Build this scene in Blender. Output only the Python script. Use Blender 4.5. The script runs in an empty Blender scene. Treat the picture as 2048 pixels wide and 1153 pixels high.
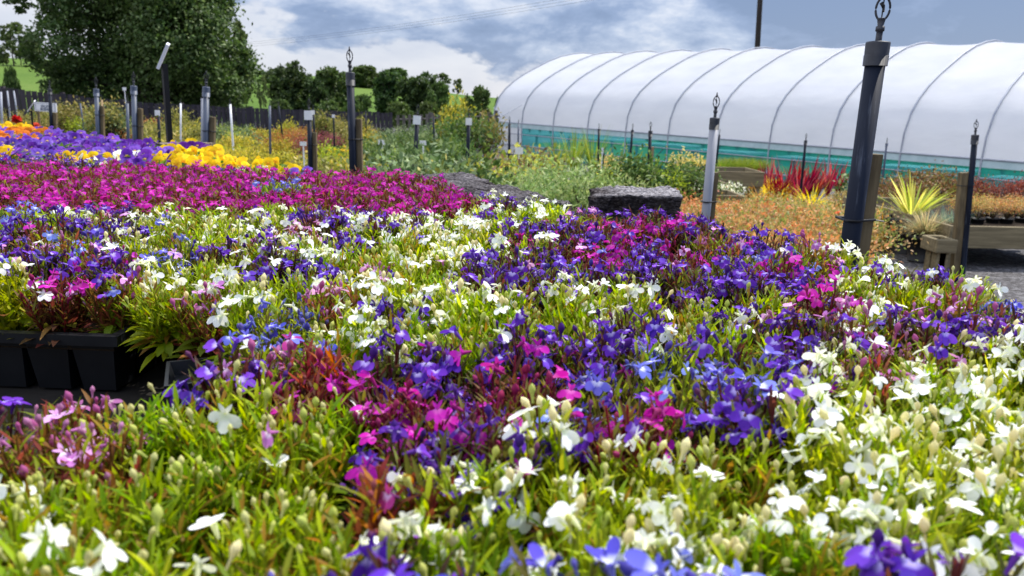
import bpy, math, random
import numpy as np
from mathutils import Vector, Matrix

R = math.radians
rng = np.random.default_rng(7)
random.seed(7)
sc = bpy.context.scene
COL = sc.collection

# ------------------------------------------------------------------ camera
CZ = 1.05
PITCH, ROLL = 13.7, 1.2
LENS = 26.0
FPX = 1480.0
cam_d = bpy.data.cameras.new("camera")
cam_d.lens = LENS
cam_d.sensor_width = 36.0
cam_d.clip_start = 0.02
cam_d.clip_end = 3000
cam_d.dof.use_dof = True
cam_d.dof.focus_distance = 0.90
cam_d.dof.aperture_fstop = 12.5
cam = bpy.data.objects.new("camera", cam_d)
COL.objects.link(cam)
CAM_M = Matrix.Rotation(R(90 - PITCH), 3, 'X') @ Matrix.Rotation(R(ROLL), 3, 'Z')
cam.matrix_world = Matrix.Translation((0, 0, CZ)) @ CAM_M.to_4x4()
sc.camera = cam


def ray(px, py):
    return CAM_M @ Vector(((px - 1024) / FPX, (576.5 - py) / FPX, -1.0))


def at(px, py, Y):
    d = ray(px, py)
    return Vector((0, 0, CZ)) + d * (Y / d.y)


def onz(px, py, z):
    d = ray(px, py)
    return Vector((0, 0, CZ)) + d * ((z - CZ) / d.z)


def proj(p):
    v = CAM_M.transposed() @ (Vector(p) - Vector((0, 0, CZ)))
    if v.z > -1e-4:
        return (-9999, 9999)
    return (1024 + FPX * v.x / -v.z, 576.5 - FPX * v.y / -v.z)


# ------------------------------------------------------------------ light
SUN_EL, SUN_AZ = 54.0, 52.0          # azimuth measured from the view direction (+Y) towards +X
world = bpy.data.worlds.new("World")
sc.world = world
world.use_nodes = True
wt = world.node_tree
wt.nodes.clear()


def N(t, typ, **kw):
    n = t.nodes.new(typ)
    for k, v in kw.items():
        setattr(n, k, v)
    return n


def math_node(t, op, a, b=None, c=None, clamp=False):
    n = t.nodes.new("ShaderNodeMath")
    n.operation = op
    n.use_clamp = clamp
    for i, v in enumerate((a, b, c)):
        if v is None:
            continue
        if isinstance(v, (int, float)):
            n.inputs[i].default_value = v
        else:
            t.links.new(v, n.inputs[i])
    return n.outputs[0]


def ramp(t, fac, stops, interp='LINEAR'):
    n = t.nodes.new("ShaderNodeValToRGB")
    n.color_ramp.interpolation = interp
    el = n.color_ramp.elements
    el[0].position, el[0].color = stops[0][0], (*stops[0][1], 1)
    el[1].position, el[1].color = stops[-1][0], (*stops[-1][1], 1)
    for p, c in stops[1:-1]:
        e = el.new(p)
        e.color = (*c, 1)
    t.links.new(fac, n.inputs[0])
    return n.outputs[0]


def mixc(t, fac, a, b, mode='MIX'):
    n = t.nodes.new("ShaderNodeMix")
    n.data_type = 'RGBA'
    n.blend_type = mode
    for sock, v in ((n.inputs[0], fac), (n.inputs[6], a), (n.inputs[7], b)):
        if isinstance(v, (int, float)):
            sock.default_value = v
        elif isinstance(v, tuple):
            sock.default_value = (*v, 1)
        else:
            t.links.new(v, sock)
    return n.outputs[2]


def noise(t, vec, scale, detail=4, rough=.55, lac=2.0, dist=0.0):
    n = t.nodes.new("ShaderNodeTexNoise")
    n.inputs["Scale"].default_value = scale
    n.inputs["Detail"].default_value = detail
    n.inputs["Roughness"].default_value = rough
    n.inputs["Lacunarity"].default_value = lac
    n.inputs["Distortion"].default_value = dist
    if vec is not None:
        t.links.new(vec, n.inputs["Vector"])
    return n.outputs["Fac"]


def mapping(t, vec, scale=(1, 1, 1), loc=(0, 0, 0)):
    n = t.nodes.new("ShaderNodeMapping")
    n.inputs["Scale"].default_value = scale
    n.inputs["Location"].default_value = loc
    t.links.new(vec, n.inputs["Vector"])
    return n.outputs[0]


tc = N(wt, "ShaderNodeTexCoord").outputs["Generated"]
sep = N(wt, "ShaderNodeSeparateXYZ")
wt.links.new(tc, sep.inputs[0])
dx, dy, dz = sep.outputs
ysafe = math_node(wt, 'MAXIMUM', dy, 0.15)
tx = math_node(wt, 'DIVIDE', dx, ysafe)
# cumulus bank low on the left, rising away to the left
n_big = noise(wt, mapping(wt, tc, (1, 1, 2.2), (0.3, 0.1, 0.2)), 6.0, 7, .58)
n_str = noise(wt, mapping(wt, tc, (1, 1, 2.3), (1.3, .4, .7)), 5.5, 9, .60, dist=.1)
edge = math_node(wt, 'MULTIPLY_ADD', tx, -.15, .050)
edge = math_node(wt, 'ADD', edge, math_node(wt, 'MULTIPLY', math_node(wt, 'SUBTRACT', n_big, .5), .20))
bank = math_node(wt, 'DIVIDE', math_node(wt, 'SUBTRACT', edge, dz), .012, clamp=True)
bank = math_node(wt, 'SMOOTHSTEP', bank, 0.0, 1.0) if False else bank
upper = ramp(wt, math_node(wt, 'ADD', n_str, math_node(wt, 'MULTIPLY', tx, -.21)),
             [(.36, (.175, .25, .44)), (.45, (.25, .335, .55)), (.53, (.45, .53, .72)), (.61, (.76, .79, .89))])
n_low = noise(wt, mapping(wt, tc, (1, 1, 3.0), (2.3, .4, .2)), 5.0, 6, .55)
low = ramp(wt, n_low, [(.3, (.50, .55, .70)), (.5, (.66, .69, .80)), (.7, (.80, .81, .88))])
cloud = mixc(wt, bank, upper, low)
sky = N(wt, "ShaderNodeTexSky", sky_type='NISHITA', sun_disc=False)
sky.sun_elevation = R(SUN_EL)
sky.sun_rotation = R(SUN_AZ)
bg1 = N(wt, "ShaderNodeBackground")
bg1.inputs[1].default_value = .11
wt.links.new(sky.outputs[0], bg1.inputs[0])
hi = math_node(wt, 'MULTIPLY_ADD', math_node(wt, 'MULTIPLY', math_node(wt, 'SUBTRACT', dz, .22), 2.6, clamp=True), 1.6, 1.0)  # extra brightness added to the unseen upper sky as fill light
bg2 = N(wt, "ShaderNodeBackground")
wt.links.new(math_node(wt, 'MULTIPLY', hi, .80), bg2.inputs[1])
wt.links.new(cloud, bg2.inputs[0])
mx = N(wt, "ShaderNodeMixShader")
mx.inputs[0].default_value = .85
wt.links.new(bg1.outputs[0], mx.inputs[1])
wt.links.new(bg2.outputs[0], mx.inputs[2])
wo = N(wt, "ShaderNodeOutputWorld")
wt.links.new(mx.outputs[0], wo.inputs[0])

sun_d = bpy.data.lights.new("sun", 'SUN')
sun_d.energy = 4.9
sun_d.angle = R(.5)
sun_d.color = (1.0, .95, .87)
sun = bpy.data.objects.new("sun", sun_d)
COL.objects.link(sun)
sv = Vector((math.sin(R(SUN_AZ)) * math.cos(R(SUN_EL)), math.cos(R(SUN_AZ)) * math.cos(R(SUN_EL)), math.sin(R(SUN_EL))))
sun.rotation_euler = sv.to_track_quat('Z', 'Y').to_euler()
sun.location = sv * 30

sc.view_settings.view_transform = 'Standard'
sc.view_settings.look = 'None'
sc.view_settings.exposure = 0.45
sc.view_settings.gamma = 1.0
sc.cycles.max_bounces = 8
sc.cycles.transparent_max_bounces = 12


# ------------------------------------------------------------------ materials
MATS = {}


def new_mat(name):
    m = bpy.data.materials.new(name)
    m.use_nodes = True
    t = m.node_tree
    t.nodes.clear()
    out = t.nodes.new("ShaderNodeOutputMaterial")
    MATS[name] = m
    return m, t, out


def principled(t, col, rough=.6, spec=.3, metal=0.0, bump=None, bump_str=.3, bump_dist=.01):
    p = t.nodes.new("ShaderNodeBsdfPrincipled")
    if isinstance(col, tuple):
        p.inputs["Base Color"].default_value = (*col, 1)
    else:
        t.links.new(col, p.inputs["Base Color"])
    if isinstance(rough, (int, float)):
        p.inputs["Roughness"].default_value = rough
    else:
        t.links.new(rough, p.inputs["Roughness"])
    p.inputs["Specular IOR Level"].default_value = spec
    p.inputs["Metallic"].default_value = metal
    if bump is not None:
        b = t.nodes.new("ShaderNodeBump")
        b.inputs["Strength"].default_value = bump_str
        b.inputs["Distance"].default_value = bump_dist
        t.links.new(bump, b.inputs["Height"])
        t.links.new(b.outputs[0], p.inputs["Normal"])
    return p


def plant_mat(name, transl, rough=.5, spec=.3, var=.25, hue=.02, gain=1.0, tgain=1.3, sat=1.0):
    """colour comes from the mesh (one colour per leaf or petal), varied a little per plant"""
    m, t, out = new_mat(name)
    at_ = N(t, "ShaderNodeAttribute", attribute_name="Col")
    oi = N(t, "ShaderNodeObjectInfo")
    hsv = N(t, "ShaderNodeHueSaturation")
    t.links.new(at_.outputs["Color"], hsv.inputs["Color"])
    hsv.inputs["Saturation"].default_value = sat
    v = math_node(t, 'MULTIPLY_ADD', oi.outputs["Random"], var, gain - var / 2)
    t.links.new(v, hsv.inputs["Value"])
    h = math_node(t, 'MULTIPLY_ADD', math_node(t, 'FRACT', math_node(t, 'MULTIPLY', oi.outputs["Random"], 7.31)), hue, .5 - hue / 2)
    t.links.new(h, hsv.inputs["Hue"])
    p = principled(t, hsv.outputs[0], rough, spec)
    tr = N(t, "ShaderNodeBsdfTranslucent")
    tcol = mixc(t, 1.0, hsv.outputs[0], (tgain, tgain, tgain * .8), 'MULTIPLY')
    t.links.new(tcol, tr.inputs[0])
    mxs = N(t, "ShaderNodeMixShader")
    mxs.inputs[0].default_value = transl
    t.links.new(p.outputs[0], mxs.inputs[1])
    t.links.new(tr.outputs[0], mxs.inputs[2])
    t.links.new(mxs.outputs[0], out.inputs[0])
    return m


plant_mat("leaf", .45, .55, .2, .34, .03, 1.15, 1.4, 1.1)
plant_mat("petal", .35, .6, .12, .2, .02, 1.08, 1.25)
plant_mat("far_leaf", .30, .55, .2, .3, .03, 1.1, 1.4)


def simple(name, col, rough=.6, spec=.3, nscale=None, col2=None, stretch=(1, 1, 1), bump=0, bdist=.004, coord="Object", detail=5):
    m, t, out = new_mat(name)
    c = col
    b = None
    if nscale:
        co = N(t, "ShaderNodeTexCoord").outputs[coord]
        f = noise(t, mapping(t, co, stretch), nscale, detail, .6)
        c = ramp(t, f, [(.3, col), (.7, col2 or col)])
        if bump:
            b = f
    p = principled(t, c, rough, spec, bump=b, bump_str=bump, bump_dist=bdist)
    t.links.new(p.outputs[0], out.inputs[0])
    return m


simple("dark_pipe", (.005, .007, .014), .58, .13, 14, (.013, .018, .032), (1, 1, .25), .15, .002)
simple("grey_pipe", (.20, .21, .24), .5, .3, 14, (.30, .31, .34), (1, 1, .25), .1, .002)
simple("blue_grey_pipe", (.035, .048, .075), .5, .35, 12, (.085, .105, .15), (1, 1, .3), .1, .002)
simple("coupling_plastic", (.016, .017, .021), .55, .3, 30, (.04, .043, .052), (1, 1, 1), .1, .002)
simple("black_plastic", (.006, .006, .007), .55, .25, 40, (.012, .012, .013))
simple("tray_plastic", (.005, .0055, .007), .4, .35, 30, (.010, .011, .013))
simple("white_plastic", (.72, .73, .74), .5, .4, 25, (.82, .82, .82))
simple("stake_wood", (.075, .055, .030), .85, .2, 9, (.20, .155, .085), (5, 5, .7), .5, .004)
simple("fresh_wood", (.30, .20, .10), .8, .2, 9, (.42, .30, .16), (5, 5, .7), .4, .003)
simple("bench_wood", (.13, .105, .06), .85, .2, 7, (.27, .22, .125), (.6, 6, 6), .4, .003)
simple("fence_wood", (.028, .024, .028), .85, .2, 3, (.075, .065, .072), (3, 3, .4), .4, .005)
simple("grey_fence_wood", (.06, .055, .05), .85, .2, 3, (.16, .145, .13), (3, 3, .4), .4, .005)
simple("pole_wood", (.018, .014, .012), .8, .2, 2, (.04, .032, .028), (4, 4, .3))
simple("bark", (.035, .028, .02), .9, .1, 6, (.09, .075, .055), (3, 3, .6), .6, .02)
simple("soil", (.012, .008, .005), .95, .1, 60, (.05, .035, .022), (1, 1, 1), .8, .004)
simple("cable", (.03, .03, .035), .6, .2)
simple("galvanised", (.27, .29, .34), .5, .3, 8, (.38, .40, .45))
simple("pale_skirt", (.34, .47, .49), .5, .4, 6, (.46, .58, .60))
simple("dark_deck", (.012, .011, .010), .9, .1, 20, (.03, .026, .022))
simple("sign_white", (.76, .76, .78), .5, .4, 16, (.84, .84, .85))
simple("sign_blue", (.05, .08, .14), .6, .2)
simple("red_petal", (.55, .02, .02), .5, .3)

m = MATS["dark_pipe"]
t = m.node_tree
pb_ = [n for n in t.nodes if n.type == 'BSDF_PRINCIPLED'][0]
src = pb_.inputs["Base Color"].links[0].from_socket
co = N(t, "ShaderNodeTexCoord").outputs["Object"]
sc1 = noise(t, mapping(t, co, (1, 1, .10)), 95, 5, .7)
sc2 = noise(t, co, 9, 3, .6)
scf = math_node(t, 'MULTIPLY', math_node(t, 'MULTIPLY', math_node(t, 'SUBTRACT', sc1, .56), 9.0, clamp=True), math_node(t, 'MULTIPLY', math_node(t, 'SUBTRACT', sc2, .45), 5.0, clamp=True))
t.links.new(mixc(t, math_node(t, 'MULTIPLY', scf, .7), src, (.11, .13, .17)), pb_.inputs["Base Color"])

# peat / coir block
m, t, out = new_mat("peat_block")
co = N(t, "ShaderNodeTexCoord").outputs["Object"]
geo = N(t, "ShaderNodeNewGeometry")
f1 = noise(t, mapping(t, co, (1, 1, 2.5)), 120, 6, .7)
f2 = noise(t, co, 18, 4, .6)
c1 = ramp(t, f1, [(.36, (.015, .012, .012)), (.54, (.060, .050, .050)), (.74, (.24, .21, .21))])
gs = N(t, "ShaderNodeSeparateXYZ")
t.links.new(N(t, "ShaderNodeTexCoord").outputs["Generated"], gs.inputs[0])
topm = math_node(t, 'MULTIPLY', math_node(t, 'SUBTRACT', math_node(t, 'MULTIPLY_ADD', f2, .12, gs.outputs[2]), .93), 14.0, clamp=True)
pale_top = ramp(t, f1, [(.3, (.10, .085, .085)), (.5, (.34, .32, .33)), (.7, (.62, .59, .60))])  # paler colours, blended in towards the top of the block
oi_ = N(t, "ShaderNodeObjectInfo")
c1 = mixc(t, math_node(t, 'MULTIPLY', topm, oi_.outputs["Alpha"]), c1, pale_top)
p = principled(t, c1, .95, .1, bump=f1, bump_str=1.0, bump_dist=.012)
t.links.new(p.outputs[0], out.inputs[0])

m, t, out = new_mat("weathered_block")
co = N(t, "ShaderNodeTexCoord").outputs["Object"]
f1 = noise(t, co, 45, 6, .65)
c1 = ramp(t, f1, [(.3, (.05, .036, .028)), (.5, (.15, .115, .09)), (.75, (.36, .31, .26))])
p = principled(t, c1, .95, .1, bump=f1, bump_str=.9, bump_dist=.01)
t.links.new(p.outputs[0], out.inputs[0])

# gravel / ground
m, t, out = new_mat("gravel")
co = N(t, "ShaderNodeTexCoord").outputs["Object"]
vo = N(t, "ShaderNodeTexVoronoi")
vo.inputs["Scale"].default_value = 42
t.links.new(co, vo.inputs["Vector"])
f2 = noise(t, co, .6, 5, .6)
vs = N(t, "ShaderNodeSeparateColor")
t.links.new(vo.outputs["Color"], vs.inputs[0])
c1 = ramp(t, vs.outputs[0], [(.0, (.03, .03, .034)), (.5, (.075, .075, .082)), (1.0, (.20, .197, .205))])
c2 = mixc(t, math_node(t, 'MULTIPLY', f2, .55), c1, (.08, .065, .05))
p = principled(t, c2, .9, .2, bump=math_node(t, 'SUBTRACT', 1.0, vo.outputs["Distance"]), bump_str=.9, bump_dist=.02)
t.links.new(p.outputs[0], out.inputs[0])

# field grass
m, t, out = new_mat("field_grass")
co = N(t, "ShaderNodeTexCoord").outputs["Object"]
f1 = noise(t, mapping(t, co, (.05, .02, .02)), 1.0, 4, .6)
f2 = noise(t, co, 1.4, 5, .7)
ff = math_node(t, 'MULTIPLY_ADD', f1, .6, math_node(t, 'MULTIPLY', f2, .4))
c1 = ramp(t, ff, [(.35, (.055, .105, .014)), (.5, (.080, .140, .020)), (.65, (.12, .17, .035))])
p = principled(t, c1, .95, .1, bump=f2, bump_str=.6, bump_dist=.2)
t.links.new(p.outputs[0], out.inputs[0])

# polythene film
m, t, out = new_mat("polythene")
co = N(t, "ShaderNodeTexCoord").outputs["Object"]
f1 = noise(t, mapping(t, co, (.6, .6, 1.6)), 1.6, 5, .6)
c1 = ramp(t, f1, [(.28, (.66, .68, .72)), (.5, (.76, .77, .80)), (.7, (.82, .83, .85))])
p = principled(t, c1, .38, .45, bump=f1, bump_str=.35, bump_dist=.06)
tr = N(t, "ShaderNodeBsdfTranslucent")
tr.inputs[0].default_value = (.85, .86, .89, 1)
mxs = N(t, "ShaderNodeMixShader")
mxs.inputs[0].default_value = .5
t.links.new(p.outputs[0], mxs.inputs[1])
t.links.new(tr.outputs[0], mxs.inputs[2])
t.links.new(mxs.outputs[0], out.inputs[0])

# green wind-break netting
m, t, out = new_mat("green_netting")
co = N(t, "ShaderNodeTexCoord").outputs["Object"]
f1 = noise(t, mapping(t, co, (.7, .7, 2.5)), 1.5, 5, .65)
c1 = ramp(t, f1, [(.3, (.006, .22, .21)), (.7, (.025, .36, .34))])
p = principled(t, c1, .45, .4)
trn = N(t, "ShaderNodeBsdfTransparent")
trn.inputs[0].default_value = (.32, .93, .93, 1)
mxs = N(t, "ShaderNodeMixShader")
mxs.inputs[0].default_value = .40
t.links.new(p.outputs[0], mxs.inputs[1])
t.links.new(trn.outputs[0], mxs.inputs[2])
t.links.new(mxs.outputs[0], out.inputs[0])


# ------------------------------------------------------------------ mesh building
def nrm(a):
    a = np.asarray(a, float)
    l = np.linalg.norm(a, axis=-1, keepdims=True)
    return a / np.where(l < 1e-9, 1, l)


class MB:
    def __init__(self):
        self.v, self.f, self.c, self.m, self.s = [], [], [], [], []
        self.n = 0

    def add(self, V, F, C=None, mat=0, smooth=True):
        V = np.asarray(V, float).reshape(-1, 3)
        F = np.asarray(F, int).reshape(-1, 4)
        if C is None:
            C = np.ones((len(V), 3)) * .5
        C = np.asarray(C, float)
        if C.ndim == 1:
            C = np.tile(C, (len(V), 1))
        self.v.append(V)
        self.f.append(F + self.n)
        self.c.append(C)
        self.m.append(np.full(len(F), mat))
        self.s.append(np.full(len(F), smooth))
        self.n += len(V)

    def box(self, lo, hi, C=None, mat=0, M=None):
        x0, y0, z0 = lo
        x1, y1, z1 = hi
        P = np.array([(x0, y0, z0), (x1, y0, z0), (x1, y1, z0), (x0, y1, z0), (x0, y0, z1), (x1, y0, z1), (x1, y1, z1), (x0, y1, z1)], float)
        if M is not None:
            P = P @ np.array(M.to_3x3()).T + np.array(M.translation)
        F = [(0, 3, 2, 1), (4, 5, 6, 7), (0, 1, 5, 4), (1, 2, 6, 5), (2, 3, 7, 6), (3, 0, 4, 7)]
        self.add(P, F, C, mat, False)

    def tube(self, pts, rad, k=8, C=None, mat=0, cap=True, smooth=True):
        P = np.asarray(pts, float)
        n = len(P)
        rad = np.full(n, rad, float) if np.isscalar(rad) else np.asarray(rad, float)
        T = np.gradient(P, axis=0)
        T = nrm(T)
        ref = np.array([0, 0, 1.0]) if abs(T[0][2]) < .9 else np.array([1.0, 0, 0])
        rings = []
        for i in range(n):
            a = nrm(np.cross(ref, T[i]))
            b = np.cross(T[i], a)
            ref2 = np.cross(a, T[i]) * -1
            th = np.arange(k) * 2 * math.pi / k
            rings.append(P[i] + rad[i] * (np.cos(th)[:, None] * a + np.sin(th)[:, None] * b))
        V = list(rings)
        if cap:
            V = [np.tile(P[0], (k, 1)), rings[0]] + rings + [rings[-1], np.tile(P[-1], (k, 1))]
        self._rings(V, k, C, mat, smooth)

    def _rings(self, V, k, C, mat, smooth):
        m_ = len(V)
        V = np.concatenate(V)
        F = []
        for i in range(m_ - 1):
            for j in range(k):
                F.append((i * k + j, i * k + (j + 1) % k, (i + 1) * k + (j + 1) % k, (i + 1) * k + j))
        self.add(V, F, C, mat, smooth)

    def lathe(self, prof, k=16, C=None, mat=0, M=None, smooth=True):
        th = np.arange(k) * 2 * math.pi / k
        V = []
        for r, z in prof:
            ring = np.stack([np.cos(th) * r, np.sin(th) * r, np.full(k, z)], 1)
            if M is not None:
                ring = ring @ np.array(M.to_3x3()).T + np.array(M.translation)
            V.append(ring)
        self._rings(V, k, C, mat, smooth)

    def leaves(self, P, D, Nn, L, W, C, bend=0.0, ns=3, prof=None, fold=0.0, mat=0, cst=None):
        """many leaf strips at once; C (n,3), cst: optional list of ns+1 colours per station"""
        P = np.asarray(P, float).reshape(-1, 3)
        n = len(P)
        D = nrm(np.broadcast_to(np.asarray(D, float), (n, 3)))
        Nn = np.broadcast_to(np.asarray(Nn, float), (n, 3))
        S = nrm(np.cross(D, Nn))
        Nn = np.cross(S, D)
        L = np.broadcast_to(np.asarray(L, float), (n,))
        W = np.broadcast_to(np.asarray(W, float), (n,))
        bend = np.broadcast_to(np.asarray(bend, float), (n,))
        C = np.broadcast_to(np.asarray(C, float), (n, 3))
        ts = np.linspace(0, 1, ns + 1)
        if prof is None:
            prof = [.25, 1.0, .8, .05] if ns == 3 else ([.3, 1.0, .05] if ns == 2 else list(np.sin(np.pi * (ts * .85 + .1))))
        k = 3 if fold else 2
        V = np.zeros((n, ns + 1, k, 3))
        CC = np.zeros((n, ns + 1, k, 3))
        for i, tt in enumerate(ts):
            c = P + D * (L * tt)[:, None] + Nn * (bend * L * tt * tt)[:, None]
            w = (W / 2 * prof[i])[:, None]
            if k == 3:
                V[:, i, 0] = c - S * w + Nn * w * fold
                V[:, i, 1] = c
                V[:, i, 2] = c + S * w + Nn * w * fold
            else:
                V[:, i, 0] = c - S * w
                V[:, i, 1] = c + S * w
            CC[:, i] = (C if cst is None or cst[i] is None else np.broadcast_to(cst[i], (n, 3)))[:, None, :]
        base = np.arange(n)[:, None] * ((ns + 1) * k)
        F = []
        for i in range(ns):
            for j in range(k - 1):
                q = [i * k + j, i * k + j + 1, (i + 1) * k + j + 1, (i + 1) * k + j]
                F.append(base + np.array(q)[None, :])
        F = np.concatenate(F)
        self.add(V.reshape(-1, 3), F, CC.reshape(-1, 3), mat, True)

    def mesh(self, name, mats):
        V = np.concatenate(self.v)
        F = np.concatenate(self.f)
        C = np.concatenate(self.c)
        me = bpy.data.meshes.new(name)
        me.vertices.add(len(V))
        me.vertices.foreach_set("co", V.astype(np.float32).ravel())
        me.loops.add(len(F) * 4)
        me.loops.foreach_set("vertex_index", F.astype(np.int32).ravel())
        me.polygons.add(len(F))
        me.polygons.foreach_set("loop_start", (np.arange(len(F)) * 4).astype(np.int32))
        me.polygons.foreach_set("material_index", np.concatenate(self.m).astype(np.int32))
        me.polygons.foreach_set("use_smooth", np.concatenate(self.s).astype(bool))
        ca = me.color_attributes.new("Col", 'FLOAT_COLOR', 'POINT')
        ca.data.foreach_set("color", np.concatenate([C, np.ones((len(C), 1))], 1).astype(np.float32).ravel())
        for mm in (mats if isinstance(mats, (list, tuple)) else [mats]):
            me.materials.append(MATS[mm])
        me.update(calc_edges=True)
        return me


def obj(name, mesh, parent=None, loc=None, rot=None, scale=None):
    o = bpy.data.objects.new(name, mesh)
    COL.objects.link(o)
    if parent is not None:
        o.parent = parent
    if loc is not None:
        o.location = loc
    if rot is not None:
        o.rotation_euler = rot
    if scale is not None:
        o.scale = (scale,) * 3 if np.isscalar(scale) else scale
    return o


def tag(o, label, cat, group=None):
    o["label"] = label
    o["category"] = cat
    o["kind"] = "thing"
    if group:
        o["group"] = group
    return o


def thing(name, label, cat, loc=(0, 0, 0), rot=(0, 0, 0), group=None, scale=None):
    o = obj(name, None, None, loc, rot, scale)
    o.empty_display_size = .05
    return tag(o, label, cat, group)


def struct(name, me, kind="structure"):
    o = obj(name, me)
    o["kind"] = kind
    return o


def part(name, mb, mats, parent, **kw):
    return obj(name, mb.mesh(name, mats), parent, **kw)


def pal(cols, n, r=rng, jit=.15):
    cols = np.array(cols, float)
    c = cols[r.integers(0, len(cols), n)]
    return np.clip(c * (1 + r.normal(0, jit, (n, 1))), 0, 1)


# ------------------------------------------------------------------ ground, hill
def ground_z(x, y):
    w = np.clip((np.asarray(x, float) + 4) / 13, 0, 1)
    d = np.clip(np.asarray(y, float) - 5, 0, 40)
    return -.008 * d - .047 * d * w


def grid_mesh(name, xs, ys, fz, mat):
    X, Y = np.meshgrid(xs, ys)
    Z = fz(X, Y)
    nx, ny = len(xs), len(ys)
    i = np.arange(nx * ny).reshape(ny, nx)
    F = np.stack([i[:-1, :-1], i[:-1, 1:], i[1:, 1:], i[1:, :-1]], -1).reshape(-1, 4)
    mb = MB()
    mb.add(np.stack([X, Y, Z], -1), F, None, 0, True)
    return mb.mesh(name, mat)


gx = np.concatenate([np.linspace(-900, -40, 12), np.linspace(-36, 36, 60), np.linspace(40, 900, 12)])
gy = np.concatenate([np.linspace(-60, -4, 8), np.linspace(-2, 46, 60), np.linspace(60, 1800, 12)])
struct("ground", grid_mesh("ground", gx, gy, ground_z, "gravel"))


def hill_z(x, y):
    u = np.asarray(x, float) / np.maximum(y, 1)
    crest = np.interp(u, [-1.4, -.7, -.55, -.34, -.22, -.08, .05, .3, 1.2], [.062, .052, .050, .042, .034, .020, .012, .006, .004])
    tt = np.clip((np.asarray(y, float) - 34) / 130, 0, 1)
    rise = tt ** 1.15
    wob = .25 * np.sin(x * .09 + y * .03) * tt
    return -1.35 + (crest * 164 + 1.9) * rise + wob - np.clip(y - 190, 0, 200) * .03


hx = np.linspace(-260, 260, 120)
hy = np.linspace(30, 320, 80)
struct("hill", grid_mesh("hill", hx, hy, hill_z, "field_grass"))

# ------------------------------------------------------------------ polytunnel
def nrm0(v):
    v = np.array([v[0], v[1], 0.0])
    return v / np.linalg.norm(v)


AX = np.array([-.643, .766, 0.0])
CX = np.array([.766, .643, 0.0])
K = 21.1
BASE_PX = [988, 1046, 1107, 1175, 1247, 1322, 1420, 1533, 1656, 1797, 1965]
YN = K / ((1965 - 1024) / 1480 + .839)
P_NEAR = np.array(at(1965, 319, YN))
YF = K / ((988 - 1024) / 1480 + .839)
P_FAR = np.array(at(988, 243, YF))
BAY = float(np.linalg.norm((P_FAR - P_NEAR)[:2])) / 10
AX = nrm0(P_FAR - P_NEAR)
CX = np.array([AX[1], -AX[0], 0.0])
SEC = [(0, 0), (0, .38), (0, .75), (.04, 1.15), (.22, 1.55), (.5, 1.84), (.9, 2.12), (1.35, 2.36), (1.82, 2.57), (2.4, 2.82), (3.0, 3.02), (3.6, 3.15), (4.1, 3.21)]
TW = 8.6
SEC = SEC + [(TW - q, h) for q, h in SEC[::-1]]
SEC = np.array(SEC)
NEXTRA = 6                       # bays running on to the right, out of frame
hoops_t = [i - NEXTRA for i in range(NEXTRA + 11)]


def tun(tb, q, h):
    p = P_NEAR + (P_FAR - P_NEAR) * (tb / 10) + CX * q
    return np.array([p[0], p[1], p[2] - .75 + h])


tunnel = thing("polytunnel", "long white polythene growing tunnel with green net sides", "polytunnel", tuple(tun(5, TW / 2, 0)))
TO = np.array(tunnel.location)
# film: upper shell from the rail up
shell_i = [i for i, (q, h) in enumerate(SEC) if h >= .74]
rows = []
sub = 6
for b in range(len(hoops_t) - 1):
    for s_ in range(sub + (1 if b == len(hoops_t) - 2 else 0)):
        rows.append((hoops_t[b] + s_ / sub, math.sin(math.pi * s_ / sub)))
mb = MB()
V = []
for tb, sag in rows:
    for i in shell_i:
        q, h = SEC[i]
        k_ = .055 * sag * max(0, (h - .9) / 2.3)
        V.append(tun(tb, q + (k_ * .6 if q < TW / 2 else -k_ * .6), h - k_) - TO)
nc = len(shell_i)
F = [(a * nc + c, a * nc + c + 1, (a + 1) * nc + c + 1, (a + 1) * nc + c) for a in range(len(rows) - 1) for c in range(nc - 1)]
mb.add(np.array(V), F, None, 0, True)
part("film_cover", mb, "polythene", tunnel)
for tb in hoops_t:
    mb = MB()
    pts = [tun(tb, q + (.0 if 0 < i < len(SEC) - 1 else 0), h) for i, (q, h) in enumerate(SEC)]
    pts = np.array([p + nrm(np.array([*(CX[:2] * (q - TW / 2)), (h - 1.0) * 1.6])) * .028 for p, (q, h) in zip(pts, SEC)]) - TO
    mb.tube(pts, .018, 8)
    part("hoop", mb, "galvanised", tunnel)
for q, h, r_ in ((-.03, .755, .016), (TW + .03, .755, .016)):
    mb = MB()
    mb.tube([tun(-NEXTRA, q, h) - TO, tun(0, q, h) - TO, tun(5, q, h) - TO, tun(10, q, h) - TO], r_, 8)
    part("gutter_rail", mb, "galvanised", tunnel)
mb = MB()
mb.tube([tun(tb, .96, 2.09) - TO for tb in hoops_t], .018, 6)
part("purlin", mb, "galvanised", tunnel)
for q in (0.0, TW):
    mb = MB()
    V, F = [], []
    for tb in range(-NEXTRA, 10):
        a = [tun(tb, q, -.5), tun(tb + 1, q, -.5), tun(tb + 1, q, .645), tun(tb, q, .645)]
        V += [p - TO for p in a]
    for i in range(len(V) // 4):
        F.append((4 * i, 4 * i + 1, 4 * i + 2, 4 * i + 3))
    if q == 0:
        VV, FF = V[:-4], F[:-1]
        mb.add(np.array(VV), FF, None, 0, False)
        part("side_netting", mb, "green_netting", tunnel)
        m2 = MB()
        m2.add(np.array(V[-4:]), [(0, 1, 2, 3)], None, 0, False)
        part("side_panel", m2, "polythene", tunnel)
    else:
        mb.add(np.array(V), F, None, 0, False)
        part("side_netting", mb, "green_netting", tunnel)
mb = MB()
V = [tun(10.0, q, h) - TO for q, h in SEC]
nh = len(SEC) // 2
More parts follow.
